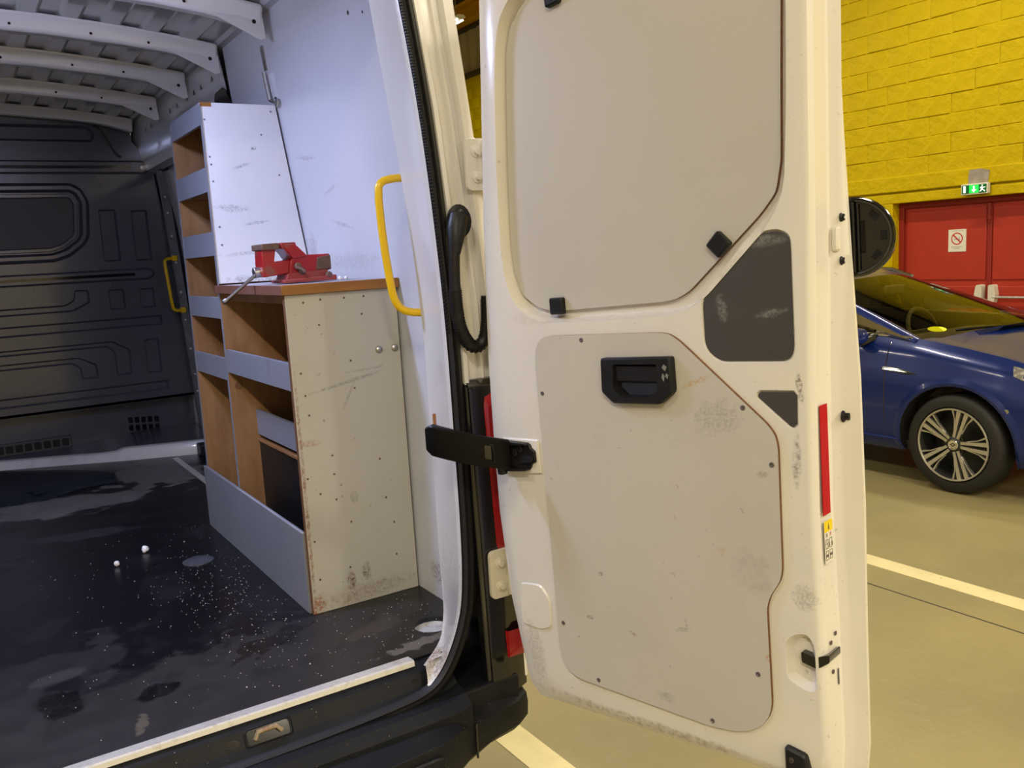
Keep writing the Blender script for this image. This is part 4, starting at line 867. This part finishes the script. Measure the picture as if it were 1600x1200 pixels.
# worktop of a reddish front board and an orange edged board
wt = build('worktop', G().box(FX - .008, 1.112, 2.362, 3.054, .919, .945), [mat('worn_worktop', (.40, .40, .43), .5, var=(6, .5, .7, (.28, .24, .23), .7))], bn, bevel=.002)
build('worktop_front_edge', G().box(FX - .016, FX - .0085, 2.361, 3.054, .918, .946), top_red, bn, bevel=.002)
build('worktop_end_edge', G().box(FX - .016, 1.118, 2.352, 2.3615, .9185, .9465), top_orange, bn, bevel=.002)
sc2 = None
SC_ = [(.805, .700), (.812, .636), (.818, .58), (.797, .40), (.80, .215), (.806, .10), (.83, .895), (.88, .90), (.95, .90), (1.01, .90), (.87, .83), (1.0, .85), (.955, .72), (.96, .64), (.875, .455), (.876, .40), (.876, .325), (1.02, .42), (.90, .115), (1.05, .12), (.83, .35), (1.03, .30), (.915, .25), (1.05, .22)]
for (x, z) in SC_:
    M_ = Matrix.Translation((x, 2.3655, z))
    if sc2 is None: sc2 = build('screw', G().lathe([(.0033, 0), (.003, .001), (0, .0012)], 8, T=lambda a, b, c: (a, -c, b)), mat('rusty_screw', (.14, .075, .045), .6), bn, M_)
    else: copy(sc2, bn, M_)
for x in (1.045, 1.095): build('bolt_head', G().lathe([(.011, 0), (.010, .004), (.006, .007), (0, .008)], 14, T=lambda a, b, c: (a, -c, b)), steel, bn, Matrix.Translation((x, 2.3655, .742)))
sc3 = None
for (x, z) in ((1.02, 1.523), (.795, 1.49), (.80, 1.37), (.802, 1.345), (.803, 1.29), (.808, 1.14), (.81, 1.08), (1.03, 1.31), (.98, 1.445)):
    M_ = Matrix.Translation((x, 3.0595, z))
    if sc3 is None: sc3 = build('screw', G().lathe([(.0035, 0), (.003, .001), (0, .0012)], 8, T=lambda a, b, c: (a, -c, b)), mat('grey_screw', (.18, .18, .20), .5), sh, M_)
    else: copy(sc3, sh, M_)
build('knot', G().lathe([(.014, 0), (.010, .001), (.008, .0003), (0, .0004)], 16, T=lambda a, b, c: (a, -c, b)), ply_edge, sh, Matrix.Translation((.815, 3.0545, .60)))
# vice
vc = empty('bench_vice', (.90, 2.60, .946), 'red bench vice with rusty jaws and a long bar handle on the bench', 'vice')
def px(p): return (.786 + (p[0] - 400) * .00193, 1.064 - (p[1] - 382) * .00181)
VY = 2.60
def VT(a, b, c): return (a, VY + c, b)
def vp(name, pts, y0, y1, m, bevel=.003): return build(name, G().prism([px(p) for p in pts], y0, y1, T=VT), m, vc, bevel=bevel)
vp('fixed_jaw', [(430, 381), (454, 381), (455, 390), (463, 402), (507, 402), (507, 428), (500, 430), (440, 432), (443, 410), (448, 407), (440, 398), (434, 390), (430, 390)], -.045, .045, vise_red)
vp('fixed_jaw_web', [(434, 384), (452, 384), (470, 404), (447, 408)], -.052, .052, vise_red)
vp('sliding_jaw', [(402, 390), (424, 390), (420, 411), (445, 409), (441, 431), (402, 435), (401, 412)], -.035, .035, vise_red)
vp('jaw_plate', [(400, 382), (427, 381), (428, 391), (400, 392)], -.05, .05, vise_rust)
vp('slide_end', [(486, 407), (508, 404), (508, 428), (482, 428)], -.047, .047, vise_rust)
vp('slide_bore', [(499, 410), (508.6, 409), (508.6, 422), (499, 422)], -.028, .028, gloss_black, 0)
vp('swivel_base', [(437, 431), (500, 428), (504, 436), (509, 441), (431, 446), (434, 439)], -.05, .05, vise_base_m)
vp('base_flange', [(428, 441), (512, 437), (512, 445.8), (428, 446.5)], -.065, .065, vise_base_m)
for x, y, yo in ((453, 420, -.055), (459, 428, -.056), (500, 437, -.064)): build('vice_bolt', G().lathe([(.011, 0), (.011, .006), (.007, .010), (0, .010)], 10, T=lambda a, b, c: (px((x, y))[0] + a, VY + yo - c + .008, px((x, y))[1] + b)), vise_rust, vc)
build('lock_lever', G().tube([VT(*px((449, 422)), -.06), VT(*px((454, 424)), -.07), VT(*px((460, 430)), -.075)], .005, 8), vise_rust, vc)
build('spindle_head', G().tube([VT(*px((403, 426)), 0), VT(*px((392, 427)), 0)], .016, 12), steel, vc, bevel=.002)
e0, e1 = Vector(VT(*px((399, 427)), -.0)), Vector(VT(*px((344, 469)), -.01))
build('bar_handle', G().tube([e0, e1], .0052, 10).lathe([(0, -.008), (.008, -.006), (.0085, .004), (.005, .008), (0, .008)], 10, T=TR(align(e1, e1 - e0))), mat('dark_steel_bar', (.22, .20, .20), .35, metal=.9), vc)
# ================================================================== loose things
def lump(name, c, r, m, seed, label, cat, group=None, sq=1):
    rr = random.Random(seed); g = G(); bm = bmesh.new(); bmesh.ops.create_icosphere(bm, subdivisions=2, radius=1)
    for v in bm.verts: v.co *= r * rr.uniform(.75, 1.15)
    vs = [(v.co.x + c[0], v.co.y * .8 + c[1], v.co.z * sq) for v in bm.verts]; mz = min(v[2] for v in vs); fs = [tuple(v.index for v in f.verts) for f in bm.faces]; bm.free()
    g.add([(x, y, z - mz + c[2]) for x, y, z in vs], fs); o = build(name, g, m, None, ang=60); return tag(o, label, cat, group)
lump('foam_crumb', (.495, 3.33, 0), .013, foam, 1, 'larger white foam crumb on the black load floor', 'crumb')
lump('foam_crumb', (.385, 3.235, 0), .010, foam, 2, 'smaller white foam crumb left of the larger one on the load floor', 'crumb')
vb = (1.005, 2.52, .9475)
lump('foam_bead', vb, .006, foam, 3, 'tiny white bead right of the vice, the left one of the pair', 'crumb')
lump('foam_bead', (1.022, 2.515, .9475), .006, foam, 4, 'tiny white bead right of the vice, the right one of the pair', 'crumb')
g = G(); rr = random.Random(5)
for i in range(520):
    x, y = rr.uniform(.05, .78), rr.uniform(1.98, 3.6)
    if i < 300: x, y = rr.gauss(.62, .09), rr.gauss(2.62, .33)
    if i > 450: x, y = rr.uniform(.78, 1.08), rr.uniform(1.98, 2.35)
    if not (0 < x < 1.09 and 1.97 < y < 3.6) or (x > .762 and y > 2.35): continue
    s_ = rr.uniform(.0005, .0012) * (1.6 if rr.random() < .06 else 1); g.box(x - s_, x + s_, y - s_, y + s_, .0002, s_ * 1.4)
tag(build('swarf_specks', g, mat('pale_swarf', (.5, .5, .52), .5), None), 'pale specks of swarf scattered over the black load floor', 'debris', kind='stuff')
# dark folded mat by the bulkhead
mo = [(-.55, 5.30), (.13, 5.30), (.42, 5.07), (.60, 4.86), (.60, 4.60), (.42, 4.58), (.28, 4.46), (.08, 4.50), (-.2, 4.42), (-.55, 4.5)]
def mz(x, y): return .010 + .010 * math.sin(x * 9 + y * 5) + .008 * math.sin(y * 14 - x * 4)
rg = [[(x, y, .001) for x, y in mo], [(x, y, .006 + max(0, mz(x, y))) for x, y in offset(mo, -.012)], [(x, y, .010 + max(0, mz(x, y))) for x, y in offset(mo, -.10)], [(x, y, .012) for x, y in offset(mo, -.2)]]
g = G().loft(rg); g.fill([offset(mo, -.2)], .012)
mt = tag(build('floor_mat', g, mat_cloth, None, ang=70), 'dark rumpled mat lying on the load floor by the bulkhead', 'mat')
build('mat_fold', G().loft([[(.60, 4.64, .018), (.60, 4.70, .030), (.59, 4.76, .016)], [(.40, 4.60, .022), (.38, 4.66, .036), (.37, 4.72, .020)], [(.24, 4.52, .020), (.22, 4.57, .030), (.20, 4.64, .018)]], False), mat_cloth, mt, ang=70)

# ================================================================== the blue car
CX = 6.13
car = empty('blue_car', (CX, 4.4, GZ), 'blue hatchback car parked in front of the red doors', 'car')
ST = [(2.26, .55, -.40, -.02, .90), (2.32, .70, -.44, .03, .90), (2.45, .80, -.46, .08, .89), (2.65, .86, -.47, .145, .875), (2.85, .885, -.47, .195, .865), (3.12, .897, -.47, .245, .862), (3.40, .90, -.47, .285, .87), (3.8, .90, -.47, .305, .885),
      (4.4, .90, -.47, .325, .89), (5.2, .90, -.47, .345, .885), (5.8, .89, -.46, .365, .87), (6.2, .87, -.45, .37, .85), (6.45, .82, -.43, .33, .83), (6.6, .72, -.40, .25, .82)]
PR = [(0, .90), (.06, .95), (.22, .985), (.45, 1.0), (.64, .997), (.72, .985), (.76, .972), (.90, .94)]
def st(y):
    for a, b in zip(ST, ST[1:]):
        if y <= b[0]:
            t = (y - a[0]) / (b[0] - a[0]); return [a[i] + (b[i] - a[i]) * t for i in range(1, 5)]
    return list(ST[-1][1:])
def side(y, t):                              # (lateral, z) of the body side; t = 0 sill .. 1 belt
    w, zs, zb, lb = st(y); q = PR + [(1, lb)]
    for a, b in zip(q, q[1:]):
        if t <= b[0]: k = a[1] + (b[1] - a[1]) * (t - a[0]) / (b[0] - a[0]); break
    return w * k, zs + (zb - zs) * t
def tz(y, z): w, zs, zb, lb = st(y); return min(1, max(0, (z - zs) / (zb - zs)))
WH = [(3.12, -.362), (5.79, -.362)]; AR = .375
def wing(sd):
    NY, NT = 124, 24; P = []; ins = []
    for i in range(NY + 1):
        y = 2.26 + 4.34 * i / NY
        for j in range(NT + 1):
            l, z = side(y, j / NT); yy, zz, f = y, z, False
            for cy, cz in WH:
                d = math.hypot(y - cy, z - cz)
                if d < AR:
                    f = True; yy, zz = cy + (y - cy) * AR / max(d, 1e-4), cz + (z - cz) * AR / max(d, 1e-4)
                    l = side(yy, tz(yy, zz))[0]
            P.append((CX - sd * l, yy, zz)); ins.append(f)
    F = []
    for i in range(NY):
        for j in range(NT):
            q = (i * (NT + 1) + j, (i + 1) * (NT + 1) + j, (i + 1) * (NT + 1) + j + 1, i * (NT + 1) + j + 1)
            if not all(ins[k] for k in q): F.append(q)
    return G().add(P, F)
def SP(y, z, off=0, sd=1): l = side(y, tz(y, z))[0] + off; return (CX - sd * l, y, z)
for sd in (1, -1):
    build('body_side', wing(sd), car_blue, car, ang=50)
    for cy, cz in WH:
        arc = [(cy + AR * math.cos(a), cz + AR * math.sin(a)) for a in (math.pi * (-.08 + 1.16 * i / 24) for i in range(25))]
        build('arch_lip', G().loft([[SP(y, z, .001, sd) for y, z in arc], [SP(y, z, .010, sd) for y, z in [(cy + (AR + .02) * math.cos(a), cz + (AR + .02) * math.sin(a)) for a in (math.pi * (-.08 + 1.16 * i / 24) for i in range(25))]], [SP(y, z, .001, sd) for y, z in [(cy + (AR + .05) * math.cos(a), cz + (AR + .05) * math.sin(a)) for a in (math.pi * (-.08 + 1.16 * i / 24) for i in range(25))]]], False), car_blue, car)
        build('wheel_well', G().loft([[(CX - sd * (side(y, tz(y, z))[0] - .002), y, z) for y, z in arc], [(CX - sd * .55, y, z) for y, z in arc]], False), tyre_m, car)
fp = [(CX - l, y, z) for y, l, z in ()]
build('front_bumper', G().loft([[(CX - side(2.26, t)[0] * k, 2.26 - .05 * (1 - k * k), side(2.26, t)[1]) for k in (1, .6, 0, -.6, -1)] for t in (0, .2, .4, .6, .8, 1)], False), car_blue, car)
build('grille', G().prism(rnd(rect(-.42, .42, -.26, -.08), .03), 0, .012, T=lambda a, b, c: (CX + a, 2.225 - c, b)), gloss_black, car)
build('tailgate', G().loft([[(CX - side(6.6, t)[0] * k, 6.6 + .05 * (1 - k * k), side(6.6, t)[1]) for k in (1, .6, 0, -.6, -1)] for t in (0, .2, .4, .6, .8, 1)], False), car_blue, car)
rows = []
for y in (2.26, 2.34, 2.45, 2.65, 2.85, 3.05, 3.2, 3.40):
    w, zs, zb, lb = st(y); e = w * lb; r = []
    for k in (1, .93, .86, .6, .3, 0, -.3, -.6, -.86, -.93, -1):
        c = .055 * (1 - k * k) * (1 if y > 2.4 else .5) - (.012 if abs(k) == .86 else 0)
        yy = y if y < 3.3 else 3.40 - .26 * (1 - k * k)
        r.append((CX - e * k, yy, zb + c))
    rows.append(r)
build('bonnet', G().loft(rows, False), car_blue, car, ang=50)
def ws(k, t):      # windscreen point: k = -1..1 across, t = 0 base .. 1 top
    l = (.745 * (1 - t) + .575 * t) * k; y0 = 3.43 - .30 * (1 - k * k); y1 = 4.36 - .14 * (1 - k * k); z0 = .285 + .035 * (1 - k * k); z1 = .615 + .05 * (1 - k * k)
    return (CX - l, y0 + (y1 - y0) * t, z0 + (z1 - z0) * (t ** .93))
KS = [-1, -.8, -.5, -.25, 0, .25, .5, .8, 1]
build('windscreen', G().loft([[ws(k, t) for k in KS] for t in (0, .25, .5, .75, 1)], False), car_glass, car, ang=60)
def roofp(k, y):
    t = (y - 4.2) / 2.0; z = .662 + .085 * math.sin(math.pi * min(1, .12 + t * .75)) - .09 * max(0, t - .6); return (CX - .60 * k * (1 - .12 * max(0, t)), y, z - .05 * k * k)
rows = [[ws(k, 1) for k in KS]] + [[roofp(k, y) for k in KS] for y in (4.55, 4.9, 5.3, 5.7, 6.05)]
build('roof', G().loft(rows, False), car_blue, car, ang=60)
build('rear_window', G().loft([[roofp(k, 6.05) for k in KS], [(CX - .66 * k, 6.50 - .06 * (1 - abs(k)), .30) for k in KS]], False), dark_glass, car)
for sd in (1, -1):
    top = [ws(sd, 1)] + [roofp(sd, y) for y in (4.55, 4.9, 5.3, 5.7, 6.05)]
    def belt(y): l, z = side(y, 1); return (CX - sd * (l - .004), y, z)
    ap = [(ws(sd, t), Vector(belt(3.36 + .10 * t)) * (1 - t) + Vector(ws(sd, 1)) * t + Vector((-sd * .035 * (1 - t * .3), .075, -.012))) for t in (0, .2, .4, .6, .8, 1)]
    build('windscreen_pillar', G().loft([[a, Vector(a) * .5 + b * .5 + Vector((-sd * .012, -.01, .012)), b] for a, b in ap], False), car_blue, car, ang=60)
    def ed(t): return ap[0][1] * (1 - t) + ap[-1][1] * t
    g = G(); b0 = Vector(belt(3.42)); rows = []
    for y, tp in ((3.50, ed(.03)), (3.75, ed(.32)), (4.05, ed(.66)), (4.36, ed(.97)), (4.55, roofp(sd, 4.55)), (5.0, roofp(sd, 5.0)), (5.6, roofp(sd, 5.6)), (6.0, roofp(sd, 5.98))):
        b_ = Vector(belt(y)); tp = Vector(tp); rows.append([b_, b_ * .5 + tp * .5 + Vector((-sd * .02, 0, 0)), tp])
    build('side_window', G().loft(rows, False), dark_glass, car, ang=60)
    build('window_trim', G().tube([Vector(belt(y)) + Vector((-sd * .006, 0, .004)) for y in (3.46, 3.6, 3.8, 4.1, 4.5, 5.0, 5.6, 6.1)], .009, 6), chrome, car)
    build('roof_edge_glint', G().tube([Vector(p) + Vector((0, 0, .006)) for p in top], .018, 8), chrome, car)  # chrome tube stands in for lights reflected along the roof edge
    for y in (4.62, 5.62): build('door_pillar', G().bar(Vector(belt(y)) + Vector((-sd * .003, 0, 0)), Vector(roofp(sd, y + .05)) + Vector((-sd * .004, 0, -.01)), .09, .012, up=(-sd, 0, 0)), gloss_black, car)
    for y in (3.60, 4.62, 5.42): build('door_gap', G().tube([SP(y, z, .0005, sd) for z in (-.40, -.25, -.1, .0, .08, .13, .2, .26)], .0035, 5), gloss_black, car)
    build('sill_line', G().tube([SP(y, -.385, .004, sd) for y in (3.5, 3.8, 4.4, 5.0, 5.4)], .010, 6), car_blue, car)
    build('fender_vent', G().prism([(3.62, .105), (3.50, .098), (3.37, .072), (3.44, .066), (3.62, .082)], 0, .006, T=lambda a, b, c: SP(a, b, c + .001, sd)), gloss_black, car, bevel=.002)
    build('vent_inset', G().prism([(3.60, .094), (3.50, .089), (3.43, .076), (3.60, .085)], 0, .002, T=lambda a, b, c: SP(a, b, c + .0075, sd)), chrome, car)
    build('headlamp', G().prism([(2.80, .155), (2.66, .125), (2.46, .055), (2.42, .0), (2.52, .0), (2.66, .05), (2.78, .10)], 0, .004, T=lambda a, b, c: SP(a, b, c + .001, sd)), lamp_clear, car)
    build('side_repeater', G().prism(disc(2.79, -.11, .014, 10), 0, .004, T=lambda a, b, c: SP(a, b, c + .001, sd)), chrome, car)
    m0 = Vector(SP(3.80, .30, .10, sd))
    build('wing_mirror', G().loft([[m0 + Vector((-sd * l, y, z)) for l, y, z in ((-.07, .0 + dy, -.05), (.02, 0 + dy, -.065), (.10, .02 + dy, -.05), (.12, .03 + dy, 0), (.09, .02 + dy, .05), (0, 0 + dy, .06), (-.07, 0 + dy, .04))] for dy in (-.07, .0, .06)], True, (True, True)), car_blue, car, sub=1)
    build('mirror_stalk', G().bar(m0 + Vector((sd * .03, .0, -.05)), Vector(belt(3.74)) + Vector((0, 0, -.01)), .06, .05), gloss_black, car, bevel=.01)
# wheels
def wheel(cy, sd, first={}):
    X0 = CX - sd * .885; M_ = Matrix.Translation((X0, cy, -.362)) @ (Matrix.Rotation(-Z90, 4, 'Y') if sd > 0 else Matrix.Rotation(Z90, 4, 'Y'))
    if first:
        w = copy(first['w'], car, M_)
        for p in first['p']: copy(p, w, M_)
        return
    w = build('wheel', G().lathe([(.232, -.02), (.245, .004), (.285, .006), (.308, -.008), (.318, -.03), (.318, -.165), (.308, -.19), (.235, -.195)], 48), tyre_m, car, M_, ang=40)
    ps = [build('rim_barrel', G().lathe([(.236, .000), (.228, .004), (.222, -.004), (.214, -.05), (.205, -.15), (.0, -.15)], 40), rim_dark, w, M_)]
    ps.append(build('rim_lip', G().lathe([(.236, .001), (.233, .007), (.225, .006), (.222, .000)], 48), rim_face, w, M_))
    for k in range(5):
        a = 2 * math.pi * k / 5 - Z90 * .985
        c_, s_ = math.cos(a), math.sin(a)
        for q in (-1, 1):      # a pair of wide blades and a thin outer one per spoke
            def PT(r, t, z, q=q): return (c_ * r - s_ * t * q, s_ * r + c_ * t * q, z)
            ps.append(build('spoke', G().loft([[PT(.045, .004, -.012), PT(.045, .022, -.012), PT(.045, .022, -.034), PT(.045, .004, -.034)], [PT(.14, .010, -.004), PT(.14, .030, -.004), PT(.14, .030, -.03), PT(.14, .010, -.03)], [PT(.226, .012, .002), PT(.224, .040, .002), PT(.224, .040, -.03), PT(.226, .012, -.03)]], True), rim_face, w, M_))
            ps.append(build('spoke_wing', G().loft([[PT(.085, .024, -.016), PT(.085, .030, -.016), PT(.085, .030, -.03), PT(.085, .024, -.03)], [PT(.16, .040, -.010), PT(.16, .046, -.010), PT(.16, .046, -.03), PT(.16, .040, -.03)], [PT(.217, .064, -.002), PT(.213, .076, -.002), PT(.213, .076, -.03), PT(.217, .064, -.03)]], True), rim_face, w, M_))
        b = a + math.pi / 5
        ps.append(build('lug_nut', G().lathe([(.013, -.03), (.013, -.016), (.009, -.016), (.008, -.022), (0, -.022)], 10, T=lambda x, y, z, b=b: (x + .062 * math.cos(b), y + .062 * math.sin(b), z)), gloss_black, w, M_))
    ps.append(build('hub', G().lathe([(.062, -.036), (.05, -.016), (.034, -.008), (.030, -.006)], 20), rim_dark, w, M_))
    ps.append(build('hub_cap', G().lathe([(.034, -.012), (.034, -.004), (.029, -.001), (.026, -.003), (0, -.003)], 20), chrome, w, M_))
    dm = [(0, .019), (.012, 0), (0, -.019), (-.012, 0)]
    ps.append(build('hub_badge', G().loft([[(x, y, -.0015) for x, y in dm], [(x * .5, y * .55, -.0015) for x, y in dm]]), gloss_black, w, M_))
    first['w'] = w; first['p'] = ps
for sd in (1, -1):
    for cy, _ in WH: wheel(cy, sd)
# cabin
build('cabin_floor', G().box(CX - .80, CX + .80, 3.45, 6.4, -.46, -.40), interior, car)
build('dashboard', G().prism(rnd([(3.30, .20), (3.55, .245), (3.95, .225), (4.02, .12), (3.95, -.1), (3.3, -.1)], .04), -.72, .72, T=lambda a, b, c: (CX + c, a, b)), interior, car)
for l in (.37, -.37):
    se = build('front_seat', G().prism(rnd([(4.25, -.30), (4.75, -.32), (4.80, -.15), (4.98, .30), (4.90, .33), (4.70, -.02), (4.25, -.06)], .05), -.23, .23, T=lambda a, b, c: (CX - l + c, a, b)), seat_m, car, bevel=.03)
    build('headrest', G().box(CX - l - .12, CX - l + .12, 4.95, 5.04, .32, .50), seat_m, se, bevel=.03)
build('rear_bench', G().prism(rnd([(5.25, -.25), (5.75, -.25), (5.95, .30), (5.85, .33), (5.65, -.05), (5.25, -.05)], .05), -.65, .65, T=lambda a, b, c: (CX + c, a, b)), seat_m, car, bevel=.03)
sw = frame((CX + .37, 4.12, .20), (1, 0, 0), (0, .35, .94), (0, .94, -.35))
build('steering_wheel', G().tube([sw @ Vector((.185 * math.cos(a), .185 * math.sin(a), 0)) for a in (2 * math.pi * i / 28 for i in range(28))], .017, 8, closed=True).bar(sw @ Vector((-.18, 0, 0)), sw @ Vector((.18, 0, 0)), .04, .03), interior, car)
build('rear_view_mirror', G().box(CX - .12, CX + .12, 4.12, 4.15, .52, .59), interior, car, bevel=.015)
p = Vector(ws(.80, .10)); q1 = (Vector(ws(.9, .1)) - p).normalized(); q2 = (Vector(ws(.80, .3)) - p).normalized()
build('windscreen_sticker', G().prism(disc(0, 0, .055, 18, .042), .004, .006, T=TR(frame(p, q1, q2, q1.cross(q2)))), sticker, car)
build('wiper', G().tube([ws(-.1, .02), ws(.3, .03), ws(.7, .05)], .010, 6), gloss_black, car)
